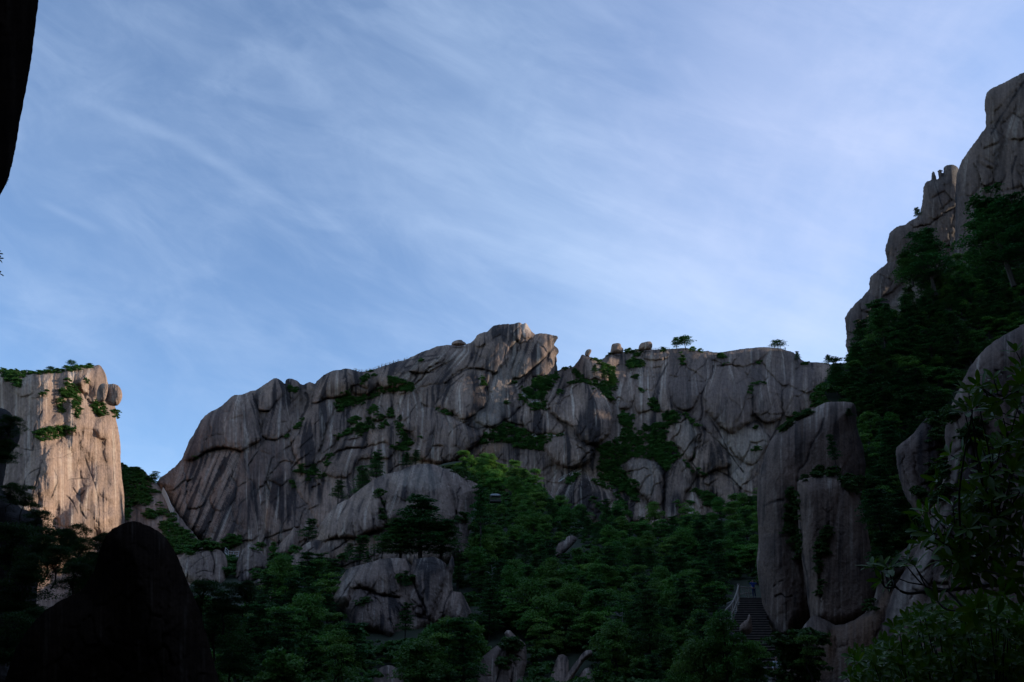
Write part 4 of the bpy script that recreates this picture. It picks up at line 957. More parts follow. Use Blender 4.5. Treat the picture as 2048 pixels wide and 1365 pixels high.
if far: cloud_of(far, 'forest', 'far dark green woodland climbing to the foot of the great cliff')

# forest of the right hand slope
RF = np.array([[1655,800],[1650,740],[1700,705],[1760,640],[1800,620],[1860,560],[1920,520],[1960,500],[2080,420],[2120,560],[2080,650],[1990,700],[1935,750],[1900,800],[1880,880],[1850,900],[1800,930],[1830,1040],[1810,1130],[1760,1140],[1745,1040],[1735,900],[1715,830]], float)
spots = []; y = 1150.0
while y > 470:
    Yd = float(surf(1790, y, only=('hillside',))[0]); Yd = Yd if np.isfinite(Yd) else 140
    D = 4.6*1593/Yd; x = 1640+rgT.uniform(0, D)
    while x < 2110:
        px = x+rgT.normal()*D*0.12; py = y+rgT.normal()*D*0.1
        if inside(px, py-D*0.3, RF) > 0 and inside(px, py, RF) > -12:
            Ys = float(surf(px, py, only=('hillside',))[0])
            if np.isfinite(Ys): spots.append((Ys, px, py))
        x += D*rgT.uniform(0.5, 0.8)
    y -= D*0.33
print('slope trees', len(spots))
for k, (Ys, px, py) in enumerate(spots):
    pine = rgT.uniform() < 0.6; s = rgT.uniform(0.6, 0.95)
    put('pine_tree' if pine else 'broadleaf_tree', 'pine' if pine else 'broad', int(rgT.integers(0, 5)), PV(px, py, Ys), s*0.85, rgT.uniform(0, 6.28),
        ('layered dark pine in the steep thicket on the shaded right hand slope' if pine else 'leafy dark tree in the steep thicket on the shaded right hand slope'),
        group='pines of the right hand slope' if pine else 'broadleaf trees of the right hand slope', sz=0.85)

# trees one can single out.  (kind, variant, px, py of the foot, height in photo pixels, label, name)
def solo(kind, i, c, x, y, hpx, label, rz=0.0, Y=None, wide=1.0, tilt=0.0, name='pine_tree', dy=-1.0, black=False):
    p = L(c, x, y)[0]; px, py = p
    Yv = float(surf(px, py)[0]) if Y is None else Y
    if not np.isfinite(Yv): Yv = float(np.nanmin(np.where(np.isfinite(surf(np.full(12, px), py+np.arange(12.0)*2)), surf(np.full(12, px), py+np.arange(12.0)*2), np.nan)))
    H = {'pine': 8.0, 'pinebig': 11.0, 'pinesky': 5.2, 'broad': 6.2, 'bush': 2.2, 'broadnear': 5.0}[kind]
    s = hpx*mpp(px, py, Yv)*1.04/H
    e = put(name, kind, i, PV(px, py, Yv+dy), s, rz, label, 'tree' if kind != 'bush' else 'shrub', tilt=tilt, black=black)
    e.scale = (s*wide, s*wide, s); return e
solo('pinebig', 0, 'c5', 820, 640, 112, 'tallest layered pine in the clump growing in front of the huge dome', 0.3, Y=150, wide=1.45)
solo('pinebig', 1, 'c5', 690, 650, 74, 'broad low pine on the left side of the clump in front of the huge dome', 1.3, Y=150, wide=1.7)
solo('pinebig', 2, 'c5', 950, 650, 72, 'broad pine on the right side of the clump in front of the huge dome', 2.3, Y=151, wide=1.7)
solo('pine', 3, 'c5', 600, 640, 45, 'small pine at the left foot of the clump in front of the huge dome', 2.3, Y=150, wide=1.1)
solo('pine', 4, 'c5', 470, 705, 58, 'dense pine growing on the ledge below the huge dome, left of its clump', 0.9, Y=152, wide=1.1)
solo('pine', 0, 'c5', 405, 640, 30, 'small dark pine at the left foot of the huge dome', 0.4, Y=165)
solo('pinebig', 1, 'c5', 560, 190, 56, 'tall pine with stacked plates rising behind the left shoulder of the huge dome', 0.9, Y=205, wide=0.9)
solo('pinebig', 0, 'c5', 470, 290, 60, 'dark pine leaning over the sloping left flank of the huge dome', 1.9, Y=206, wide=0.9)
solo('pine', 1, 'c5', 740, 110, 28, 'ragged pine on top of the huge dome beside its bare crown', 2.9, Y=205, wide=1.2)
solo('pine', 2, 'c5', 800, 90, 24, 'small pine behind the highest point of the huge dome', 1.9, Y=207, wide=1.3)
solo('pine', 2, 'c5', 340, 315, 36, 'lone spreading pine on the cliff left of the huge dome', 0.2, Y=208, wide=1.2)
solo('pine', 4, 'c5', 170, 550, 42, 'bushy pine where the great cliff meets the left end of the dome', 1.2, Y=185, wide=1.2)
solo('pine', 3, 'c5', 740, 1110, 62, 'slender layered pine growing in the cleft of the lower outcrop', 1.2, Y=112, wide=0.8)
solo('pine', 1, 'c5', 735, 830, 34, 'small bright pine wedged between the two heads of the lower outcrop', 2.2, Y=113, wide=0.8)
solo('pine', 1, 'c5', 1170, 520, 92, 'tall slim dark pine beside the right edge of the huge dome', 2.2, Y=168, wide=0.75)
solo('pinebig', 2, 'c6', 970, 1240, 125, 'tall dark pine with a straight bare trunk near the bottom of the valley forest', 0.7, Y=96, wide=0.75)
solo('pinebig', 0, 'c6', 1320, 1230, 80, 'broad dark pine left of the foot of the stone stair', 0.7, Y=76, wide=1.1)
solo('pine', 0, 'c10', 1455, 258, 24, 'left one of two joined pines on the ridge skyline', 0.7, wide=1.1)
solo('pinesky', 1, 'c10', 1570, 262, 24, 'right one of two joined pines on the ridge skyline', 0.7, wide=1.5)
solo('broad', 1, 'c10', 1680, 300, 12, 'rounded bush like tree behind the two joined pines on the ridge', 0.7, wide=1.3, name='broadleaf_tree')
solo('pinesky', 2, 'c4', 1160, 200, 19, 'umbrella shaped pine inside the fence on the ridge skyline', 1.7, wide=1.35)
solo('pine', 2, 'c4', 1290, 275, 18, 'small dark pine right of the umbrella pine on the ridge', 1.7, wide=1.0)
solo('pine', 3, 'c4', 1490, 290, 18, 'small pine at the right end of the ridge by the wooded slope', 1.2, wide=1.3)
#solo('pine', 4, 'c4', 1570, 250, 22, 'pine crowning the wooded slope where it meets the ridge', 1.2, Y=170, wide=1.5)
solo('pinesky', 0, 'c1', 612, 572, 22, 'lone little pine standing against the sky in the notch between the cliffs', 0.7, wide=0.8)
solo('pinesky', 1, 'c1', 550, 530, 10, 'flat topped pine on the ridge line left of the lone little pine', 0.7, wide=1.3)
solo('pinesky', 2, 'c1', 280, 112, 14, 'flat topped pine on the very top of the sunlit cliff', 0.7, wide=1.2)
solo('pinesky', 0, 'c1', 355, 108, 7, 'tiny flat pine near the tip of the sunlit cliff top', 0.2, wide=1.5)
solo('pinesky', 1, 'c1', 200, 128, 10, 'low spreading pine on the left part of the sunlit cliff top', 0.2, wide=1.6)
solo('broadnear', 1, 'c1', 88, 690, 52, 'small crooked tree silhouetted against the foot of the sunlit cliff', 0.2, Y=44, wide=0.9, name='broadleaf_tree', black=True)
solo('pinebig', 1, 'c8', 900, 1020, 168, 'big wind shaped pine with wide dark plates at the right edge of the view', 0.2, Y=110, wide=1.1)
solo('pinebig', 0, 'c8', 1010, 960, 140, 'second big pine at the right edge, half cut off by the frame', 1.2, Y=105, wide=1.1)
solo('pinebig', 2, 'c8', 550, 1070, 118, 'broad dark pine standing before the foot of the tall right cliff', 2.0, Y=140, wide=1.0)
solo('pinebig', 0, 'c8', 440, 1040, 60, 'pine reaching out to the left over the pale ledges of the right hand crag', 2.5, Y=142, wide=1.5, tilt=0.15)
solo('pine', 3, 'c8', 470, 735, 22, 'tiny pine clinging to the skyline edge of the right hand crag', 2.5, Y=214)
solo('pinebig', 1, 'c8', 300, 1330, 82, 'layered pine below the pale ledges of the right hand crag', 1.5, Y=150, wide=1.0)
solo('pine', 2, 'c8', 230, 1400, 62, 'dark pine at the left foot of the right hand crag', 1.5, Y=152, wide=1.1)
solo('pine', 1, 'c7', 632, 362, 58, 'thin young pine with a pale bare trunk on top of the giant slab boulder', 1.5, Y=71, wide=0.6)
solo('pine', 0, 'c7', 850, 690, 95, 'drooping pine spreading level branches over the giant slab boulder', 0.5, Y=63, wide=1.1)
solo('pine', 4, 'c7', 890, 900, 85, 'dark pine growing from the gully right of the giant slab boulder', 1.5, Y=62, wide=1.2)
solo('broad', 2, 'c7', 520, 1330, 62, 'dark bushy tree at the foot of the giant boulders by the stair', 1.0, Y=56, wide=1.0, name='broadleaf_tree')
solo('broad', 3, 'c11', 330, 1500, 135, 'leafy green bush like tree hiding the lower left half of the stone stair', 1.0, Y=49, wide=0.85, name='broadleaf_tree')
solo('broad', 4, 'c11', 640, 1480, 118, 'leafy tree in front of the middle of the stone stair', 2.0, Y=50, wide=0.75, name='broadleaf_tree')
solo('broad', 1, 'c11', 60, 1480, 105, 'dark leafy tree at the left foot of the stone stair', 0.5, Y=50, wide=1.1, name='broadleaf_tree')
solo('broad', 0, 'c11', 170, 900, 45, 'dark bush like tree under the lower end of the log railing', 0.5, Y=64, wide=1.2, name='broadleaf_tree')

# ------------------------------------------------------------------ shrubs covering ledges and clefts of the rock
def ledge(poly, only=None, dens=1.0, size=1.0, excl=()):
    lo = poly.min(0); hi = poly.max(0); c = poly.mean(0)
    Yc = np.nanmedian(np.where(np.isfinite(surf(poly[:, 0], poly[:, 1], only)), surf(poly[:, 0], poly[:, 1], only), np.nan))
    if not np.isfinite(Yc): Yc = 320
    size *= 1.35; D = 2.6*size/mpp(c[0], c[1], Yc); out = []
    n = int(max(4, dens*6.5*np.prod(hi-lo)/(D*D*0.5)))
    pts = rgT.uniform(lo, hi, (n, 2)); d = sdist(pts[:, 0]+0, pts[:, 1]+0, cat_rom(poly, 2)); pts = pts[d > -D*0.05]
    for e in excl:
        if len(pts): pts = pts[sdist(pts[:, 0]+0, pts[:, 1]-D*0.2, e) < -D*0.35]
    Ys = surf(pts[:, 0], pts[:, 1]+D*0.2, only)
    for (x, y_), Yv in zip(pts, Ys):
        if np.isfinite(Yv): out.append((PV(x, y_+D*0.25, Yv-0.15), size*rgT.uniform(0.5, 1.0), rgT.uniform(0, 6.28)))
    return out
T = []
for q in (L('c2', 1400,700,1420,600,1500,540,1550,570,1530,640,1460,680), L('c2', 1550,600,1700,560,1760,510,1880,510,1980,480,1990,520,1880,540,1760,550,1680,600,1600,640,1560,620),
          L('c2', 1790,470,1850,420,1890,470,1870,520,1800,520), L('c2', 1400,920,1440,860,1540,820,1640,760,1670,800,1600,880,1560,850,1450,880), L('c2', 1500,780,1560,730,1590,750,1540,790),
          L('c2', 1650,690,1700,640,1720,680,1690,710), L('c2', 1690,760,1760,710,1770,730,1720,770), L('c2', 1800,740,1810,670,1840,670,1845,740), L('c2', 1735,830,1790,760,1800,770,1750,830),
          L('c2', 1860,770,1880,760,1900,810,1920,830,1950,920,1970,980,1900,990,1830,970,1900,940,1930,930,1880,830), L('c2', 1360,1010,1340,1100,1325,1100,1345,1010), L('c2', 1040,500,1090,515,1130,530,1080,550),
          L('c2', 1130,1100,1170,1080,1200,1100,1160,1120), L('c2', 1190,1160,1240,1120,1270,1150,1230,1180), L('c2', 1250,1200,1290,1170,1300,1195,1260,1205), L('c2', 1050,1260,1080,1230,1110,1250,1080,1275),
          L('c2', 1010,860,1040,850,1045,890,1020,885), L('c2', 1590,480,1620,440,1660,410,1700,420,1640,460,1600,490), L('c2', 1650,400,1670,380,1690,395,1670,405), L('c2', 1100,1150,1110,1130,1160,1150,1150,1170),
          L('c2', 320,1050,330,1035,345,1050,330,1060), L('c2', 1100,820,1160,740,1165,760,1110,830),
          L('c3', 0,520,40,510,140,560,180,610,120,610,60,600,0,620), L('c3', 990,590,1010,580,1080,600,1100,520,1200,510,1270,480,1270,520,1200,600,1150,680,1060,680,1020,650),
          L('c3', 980,650,1030,680,1060,720,1180,700,1180,750,1100,755,1040,710,990,700), L('c3', 670,1020,720,950,800,890,900,860,960,890,1060,930,1080,950,1160,1000,1170,1070,1060,1050,950,1040,900,1000,800,1000),
          L('c3', 1360,570,1380,540,1450,530,1460,545,1400,550), L('c3', 1265,640,1270,610,1320,600,1310,630,1280,645), L('c3', 1360,440,1400,430,1440,480,1500,530,1560,540,1660,550,1700,640,1680,690,1600,620,1540,580,1480,545,1440,520),
          L('c3', 1520,360,1570,345,1600,380,1640,420,1700,440,1700,500,1660,480,1610,420), L('c3', 1600,440,1680,460,1720,560,1700,600,1660,520), L('c3', 1640,340,1650,320,1675,325,1670,340),
          L('c3', 1780,310,1850,285,1885,290,1880,310,1810,325), L('c3', 1800,390,1840,360,1880,400,1880,430,1800,420), L('c3', 355,745,430,770,500,805,470,805,380,765), L('c3', 40,850,60,840,100,900,110,950,160,1000,240,960,150,1020,90,1060,70,1040,130,1000,90,930),
          L('c3', 0,1045,60,1015,90,1040,40,1045), L('c3', 690,510,720,510,720,570,700,570), L('c3', 860,700,890,700,880,712), L('c3', 930,545,980,540,970,555,930,570), L('c3', 225,385,250,375,250,388),
          L('c3', 1740,780,1800,790,1850,800,1800,860,1750,840), L('c3', 1140,955,1300,945,1260,960,1190,1000,1140,980), L('c3', 1300,445,1340,432,1350,440,1310,452),
          L('c4', 130,620,150,600,190,650,220,690,260,720,330,690,400,640,440,590,500,620,490,660,440,680,420,760,440,820,500,840,520,870,480,920,430,980,400,930,300,890,180,900,130,960,60,960,0,920,0,830,90,790,150,740),
          L('c4', 0,930,60,960,130,980,180,1000,240,1090,240,1140,200,1150,170,1110,100,1050,0,1030), L('c4', 170,270,220,250,280,280,260,310,200,310), L('c4', 200,370,230,360,240,380), L('c4', 240,440,300,465,300,475,240,450),
          L('c4', 320,530,380,560,380,600,330,560), L('c4', 540,600,560,620,640,680,630,690,560,640), L('c4', 960,465,1010,410,1060,395,1060,410,1010,430,970,480), L('c4', 440,800,480,800,520,850,470,850),
          L('c4', 540,870,555,900,600,960,620,1000,600,990,545,910), L('c4', 600,880,610,870,612,890,604,895), L('c4', 1235,660,1240,620,1300,595,1360,600,1300,650,1250,665), L('c4', 640,975,680,980,690,1000,650,1000),
          L('c4', 560,1190,590,1175,600,1195,570,1200), L('c4', 660,1140,700,1120,780,1180,780,1230,700,1210), L('c4', 760,225,820,220,800,250,770,245), L('c4', 800,280,840,275,830,290), L('c4', 1020,275,1060,265,1060,285,1030,285),
          L('c4', 620,190,670,190,670,210,640,210), L('c4', 1000,840,1025,835,1020,848,1000,848), L('c4', 400,190,440,185,440,195,400,205), L('c4', 520,230,545,210,545,280,525,290), L('c4', 1380,520,1400,450,1500,400,1480,560,1400,600),
          L('c4', 340,500,360,540,390,590,400,600,380,600,345,550), L('c4', 500,1180,520,1190,520,1210,500,1200), L('c4', 1000,700,1020,690,1020,700), L('c4', 240,200,260,190,275,200,260,230,230,240), L('c4', 1320,275,1360,280,1350,290,1320,290),
          L('c6', 580,60,650,90,700,110,760,170,800,200,830,260,820,300,770,210,720,140,640,95), L('c6', 700,90,780,60,880,90,890,140,860,170,800,150,780,120), L('c6', 420,80,500,20,520,20,440,90), L('c6', 600,180,620,200,660,240,640,240,600,200),
          L('c6', 1250,130,1310,150,1390,180,1400,230,1330,220,1280,170), L('c6', 850,180,880,190,870,200)):
    T += ledge(q, ('mountain',))
# bushes along the skyline of the ridge
for x in np.concatenate([rgT.uniform(1190, 1300, 16), rgT.uniform(1300, 1660, 26), rgT.uniform(640, 830, 12)]):
    for py in np.arange(640, 780, 2.0):
        Yv = float(surf(x, py, ('mountain',))[0])
        if np.isfinite(Yv): T.append((PV(x, py+3, Yv), rgT.uniform(0.3, 0.7), rgT.uniform(0, 6))); break
print('ledge clumps', len(T))
cloud_of(T, 'shrubbery', 'dark green shrubs growing on the ledges and clefts of the great cliff', 'bush', M_SHRUB)
T = []
for q in (L('c1', 0,118,60,125,130,130,60,150,20,160), L('c1', 40,130,60,120,80,180,50,190), L('c1', 140,390,150,365,210,345,290,350,300,365,220,385,180,400), L('c1', 360,255,395,245,425,280,425,305,390,300),
          L('c1', 445,285,460,275,468,305,450,310), L('c1', 240,200,270,160,310,200,290,230,250,220), L('c1', 230,240,245,235,245,290,232,290), L('c1', 80,125,230,115,240,128,150,135), L('c1', 290,235,310,225,315,300,295,320),
          L('c1', 165,215,185,205,175,225), L('c1', 240,105,330,95,380,100,330,112,250,125), L('c1', 335,160,350,150,350,175)):
    T += ledge(q, ('cliff',), size=0.8)
cloud_of(T, 'shrubbery', 'green shrubs on the top and ledges of the sunlit cliff', 'bush', M_SHRUB)
T = []
for q in (L('c15', 60,150,220,215,370,280,450,350,400,400,300,370,200,300,60,260), L('c15', 60,260,300,370,380,450,380,600,300,620,210,600,120,800,100,500), L('c15', 430,440,490,440,480,500,430,480), L('c15', 300,690,440,680,540,700,500,760,420,780,330,740),
          L('c15', 480,600,640,740,720,860,860,960,960,1060,1000,1100,740,1220,600,1040,560,900,480,840,600,800), L('c15', 1000,1040,1080,1000,1120,1100,1040,1130), L('c15', 1230,1030,1400,980,1420,1040,1300,1120,1240,1100),
          L('c15', 1290,1200,1350,1180,1380,1300,1250,1360,1230,1300), L('c12', 470,160,540,130,570,200,490,230), L('c12', 480,330,540,300,540,420,480,520), L('c12', 840,210,900,200,880,300,850,300), L('c12', 720,200,760,200,760,250,720,240),
          L('c12', 700,470,760,440,900,400,960,370,960,480,880,490,800,470), L('c12', 240,235,330,180,400,230,350,250), L('c12', 820,400,860,310,960,290,1060,250,1050,330,960,400,860,450)):
    T += ledge(q, ('mountain','mountain_slope','rock_outcrop','valley_slope'))
cloud_of(T, 'shrubbery', 'shrubs and low bushes on the slope below the notch between the two cliffs', 'bush', M_SHRUB)
T = []
for q in (L('c5', 560,230,575,230,600,300,620,400,625,430,600,420,590,310), L('c5', 1030,400,1060,360,1090,380,1090,430,1040,420), L('c5', 440,880,500,860,480,900,450,905), L('c5', 690,740,780,740,760,790,700,780),
          L('c5', 960,100,1000,95,1060,110,1130,170,1100,180,1040,130), L('c5', 340,640,420,590,440,600,380,650), L('c5', 1330,1120,1370,1125,1365,1150), L('c5', 1300,1260,1350,1180,1360,1190,1310,1275),
          L('c7', 420,460,460,480,460,560,470,700,480,790,455,790,430,720,400,640), L('c7', 485,410,560,365,640,362,640,395,560,400,500,420), L('c7', 420,135,480,100,510,110,450,145), L('c7', 370,190,420,150,430,160,385,195),
          L('c7', 545,760,590,650,605,680,575,780,560,860,545,850), L('c7', 550,860,570,860,568,950,555,950)):
    T += ledge(q, size=0.28 if q[:, 0].mean() > 1400 else 0.8)
for q in (L('c9', 430,520,470,510,485,560,480,690,450,690,420,600), L('c9', 530,420,580,380,630,400,600,450,550,460), L('c9', 430,390,470,400,465,510,445,500), L('c9', 370,640,400,630,400,680,375,680), L('c9', 180,1070,210,1065,215,1100,190,1100), L('c9', 90,600,180,590,170,640,110,650), L('c9', 400,330,520,340,500,380,400,390)):
    T += ledge(q, size=0.32, dens=1.2)
for k in range(26): T.append((PV(1560+rgT.uniform(0, 70), 1290+rgT.uniform(0, 110), 57), 0.7, k*1.3))
cloud_of(T, 'shrubbery', 'tufts of moss, grass and shrubs rooted in clefts of the boulders and outcrops', 'bush', M_SHRUB)

# undergrowth under the trees
T = []
for q, only in ((FOREST+np.array([0, -8.0]), 'valley_slope'), (np.array([[1430,1080],[1560,1080],[1560,1420],[1400,1420]], float), 'valley_slope'), (np.array([[930,960],[1040,950],[1060,1060],[940,1060]], float), 'valley_slope'), (np.array([[1090,1050],[1180,1050],[1190,1130],[1090,1130]], float), 'valley_slope'), (np.array([[660,1150],[960,1150],[960,1365],[660,1365]], float), 'valley_slope'), (RF, 'hillside')):
    T += ledge(q, (only,), dens=0.36, size=1.15, excl=EXC[:9]+EXC[10:])
T += ledge(np.array([[955,985],[1030,980],[1040,1045],[960,1045]], float), ('valley_slope',), dens=0.8, size=0.8)
print('undergrowth', len(T))
cloud_of(T, 'undergrowth', 'dark undergrowth between the tree trunks on the valley floor and the right hand slope', 'bush', M_SHRUB)
for k, (x, y) in enumerate(((705,800),(690,812),(770,775),(790,782),(735,848),(715,862),(745,857),(800,838),(812,880),(1075,775),(1095,768),(1060,790),(1085,800),(1000,870),(985,876),(1030,880),(1062,890),(1210,755),(1225,765),(1190,742),
   (1290,855),(1275,880),(1310,870),(1250,905),(1335,835),(1235,930),(1220,945),(1350,845),(1420,1010),(1440,1020),(1262,735),(1700,830),(600,945),(625,940),(615,960))):
    solo('pine', k % 5, 'f', x, y+6, 11+6*abs(math.sin(k*2.7)), 'little pine rooted in a bush filled cleft high on the great cliff', k*1.1, wide=1.35)['group'] = 'little pines in the clefts of the great cliff'
for x0, y0, lab in ((978, 1026, 'round bush in front of the left pavilion posts'), (1003, 1027, 'round bush in front of the right pavilion posts'), (1030, 985, 'dense tree right behind the grey pavilion')):
    solo('broad', 1, 'f', x0, y0, 34 if y0 < 1000 else 19, lab, 0.4, Y=228 if y0 > 1000 else 246, name='broadleaf_tree', wide=1.2)

# bare dead trees
def snag(c, x, y, hpx, label, seed):
    p = L(c, x, y)[0]; Yv = float(surf(p[0], p[1]+8, ('valley_slope',))[0])-4
    h = hpx*mpp(p[0], p[1], Yv); rg = np.random.default_rng(seed)
    lim = [limb((0, 0, -3), (rg.normal()*0.2, 0, h), 0.09, 0.03, rg, 0.03, 6)]
    for k in range(6):
        t = rg.uniform(0.35, 0.85); a = rg.choice([-1, 1])*rg.uniform(0.25, 0.5)*h*(1.1-t)*1.6
        lim.append(limb((0, 0, h*t), (a, rg.normal()*0.3, h*(t+0.2)), 0.05, 0.018, rg, 0.10, 4))
    V, F = tube_mesh(lim); o = make_mesh('dead_tree', V, F, M_DEAD); o.location = PV(p[0], p[1], Yv)
    return tag(o, label, 'dead tree')
snag('c6', 908, 765, 26, 'bleached dead tree with forked bare branches in the middle of the valley forest', 1)
snag('c6', 573, 1065, 24, 'bleached dead tree low in the forest, just right of the pointed outcrop', 2)
snag('c6', 775, 985, 30, 'bare grey tree with upright twigs low in the centre of the forest', 3)
snag('c6', 66, 690, 14, 'short bare trunk standing right of the lower outcrop', 4)
snag('c5', 1245, 790, 38, 'thin pale dead tree right of the lower outcrop heads', 5)
snag('c6', 695, 730, 14, 'small bare snag left of the forked dead tree', 6)
# ------------------------------------------------------------------ stone stair, railings, people
M_STEP = plain_mat('step_stone', (0.22, 0.19, 0.17), 0.9, 3, 0.5, 0.02)
M_RISER = plain_mat('riser_stone', (0.06, 0.052, 0.047), 0.95, 3, 0.35)
M_LOG = plain_mat('weathered_log', (0.30, 0.25, 0.21), 0.9, 6, 0.35, 0.02)
M_PALE = plain_mat('pale_stone_rail', (0.50, 0.46, 0.42), 0.9, 3, 0.2)
M_ROOF = plain_mat('grey_roof', (0.17, 0.175, 0.18), 0.7, 4, 0.15)
M_WOOD = plain_mat('dark_wood', (0.10, 0.075, 0.06), 0.8, 5, 0.3)
M_SKIN = plain_mat('skin', (0.42, 0.25, 0.18), 0.6, 9, 0.1); M_HAIR = plain_mat('hair', (0.015, 0.012, 0.01), 0.6, 9, 0.2)
def cloth(n, c): return plain_mat(n, c, 0.9, 14, 0.15)
M_BLUE = cloth('blue_cloth', (0.03, 0.07, 0.30)); M_NAVY = cloth('navy_cloth', (0.02, 0.03, 0.09)); M_WHITE = cloth('white_cloth', (0.72, 0.74, 0.78)); M_DKBLUE = cloth('jeans', (0.03, 0.05, 0.12))
M_BLACK = cloth('black_strap', (0.02, 0.02, 0.025))
def boxes_obj(name, bxs, mat, parent=None):
    V = []; F = []
    for (c, sx, sy, sz) in bxs:
        b = len(V)
        for dz in (-1, 1):
            for (dx, dy) in ((-1, -1), (1, -1), (1, 1), (-1, 1)): V.append((c[0]+dx*sx/2, c[1]+dy*sy/2, c[2]+dz*sz/2))
        F += [(b+3, b+2, b+1, b), (b+4, b+5, b+6, b+7)]+[(b+i, b+(i+1) % 4, b+4+(i+1) % 4, b+4+i) for i in range(4)]
    return make_mesh(name, V, F, mat, smooth=False, parent=parent)
edges = np.array([[420,440,690,80],[490,430,695,78.6],[560,410,700,77.2],[640,372,715,75.6],[700,348,730,74.3],[770,345,762,72.9],[850,420,788,71.2],[950,520,800,69.2],[1010,600,805,67.9],[1045,650,806,67.2],[1110,700,812,65.8],[1150,745,880,65],[1190,750,985,64.1],[1225,790,1030,63.3],[1260,800,1070,62.5],[1300,800,1120,61.6],[1335,800,1160,60.7],[1400,800,1215,59.2],[1520,830,1330,56.5]], float)
stair = bpy.data.objects.new('stone_stair', None); COL.objects.link(stair); tag(stair, 'long flight of grey stone steps climbing beside the overhanging boulder', 'staircase')
nst = 36; ys_ = edges[:, 0]
zc = [P(*L('c11', (e[1]+e[2])/2, e[0])[0], e[3])[2] for e in edges]
ztop, zbot = zc[0], zc[-1]
zlev = np.linspace(ztop, zbot, nst)
for k, z in enumerate(zlev):
    t = np.interp(-z, [-q for q in zc], ys_); Yk = np.interp(t, ys_, edges[:, 3]); xl = np.interp(t, ys_, edges[:, 1]); xr = np.interp(t, ys_, edges[:, 2])
    Yn = Yk+0.9 if k else Yk+5.0
    a = P(*L('c11', xl, t)[0], Yk)[0]; b = P(*L('c11', xr, t)[0], Yk)[0]+0.25
    j = RNG.normal()*0.05
    so = boxes_obj('step', [(((a+b)/2, (Yk+Yn)/2, z-0.40), b-a, Yn-Yk, 0.62)], M_RISER, stair)
    boxes_obj('tread', [(((a+b)/2+j, (Yk+Yn)/2-0.05, z-0.043), b-a+0.04, Yn-Yk+0.04, 0.085)], M_STEP, so)
def stair_z(Y): return float(np.interp(-Y, [-q for q in edges[:, 3]], zc))
# log railing
lr = bpy.data.objects.new('log_railing', None); COL.objects.link(lr); tag(lr, 'rustic railing of pale rough logs bending down along the left side of the stair', 'railing')
def cpt(x, y, Y): return np.array(P(*L('c11', x, y)[0], Y))
def tube_obj(name, paths, mat, parent=None, sides=7, smooth=True):
    V, F = tube_mesh(paths, sides); return make_mesh(name, V, F, mat, smooth=smooth, parent=parent)
top = [(203,720,68),(240,640,69),(285,560,71),(345,500,73),(385,430,75),(415,350,77.5),(430,290,79.5)]
low = [(250,640,69.3),(320,630,71),(370,570,73),(410,470,76),(436,420,79)]
tube_obj('handrail', [([cpt(*p) for p in cat_rom(np.array(top, float), 3, False)], 0.075)], M_LOG, lr)
tube_obj('lower_rail', [([cpt(*p) for p in cat_rom(np.array(low, float), 3, False)], 0.055)], M_LOG, lr)
for (x0, y0, x1, y1, Y, r) in ((203,712,210,800,68,0.08),(283,555,292,690,71,0.075),(345,498,352,600,73,0.07),(372,480,360,670,74.5,0.10),(398,420,415,575,77,0.08),(430,268,424,575,79.6,0.13)):
    tube_obj('post', [([cpt(x0, y0, Y), cpt((x0+x1)/2+2, (y0+y1)/2, Y), cpt(x1, y1, Y)], [r*0.9, r, r*1.05])], M_LOG, lr)
tube_obj('handrail', [([cpt(440,300,80.4), cpt(490,306,80.6), cpt(540,312,80.8), cpt(592,298,81)], 0.06)], M_LOG, lr)
tube_obj('lower_rail', [([cpt(445,388,80.4), cpt(500,372,80.6), cpt(545,365,80.8), cpt(592,374,81)], 0.05)], M_LOG, lr)
for (x0, y0, x1, y1) in ((468,305,478,372),(500,310,522,412),(540,318,550,415),(588,292,590,410)):
    tube_obj('post', [([cpt(x0, y0, 80.7), cpt(x1, y1, 80.7)], 0.05)], M_LOG, lr)

# people
def skin_mesh(nodes, edges_, radii, sub=2):
    me = bpy.data.meshes.new('tmp'); me.from_pydata([tuple(n) for n in nodes], edges_, []); o = bpy.data.objects.new('tmp', me); COL.objects.link(o)
    m = o.modifiers.new('s', 'SKIN'); sv_ = me.skin_vertices[0].data
    for i, r in enumerate(radii): sv_[i].radius = (r, r) if not isinstance(r, tuple) else r
    sv_[0].use_root = True; m.use_smooth_shade = True
    s = o.modifiers.new('u', 'SUBSURF'); s.levels = sub; s.render_levels = sub
    dg = bpy.context.evaluated_depsgraph_get(); out = bpy.data.meshes.new_from_object(o.evaluated_get(dg))
    bpy.data.objects.remove(o); return out
def add_tubes(me, paths):
    V, F = tube_mesh(paths, 5); b = len(me.vertices)
    vs_ = [tuple(v.co) for v in me.vertices]+[tuple(v) for v in V]; fs_ = [tuple(p.vertices) for p in me.polygons]+[tuple(i+b for i in f) for f in F]
    n = bpy.data.meshes.new('b'); n.from_pydata(vs_, [], fs_); n.polygons.foreach_set('use_smooth', [True]*len(fs_)); return n
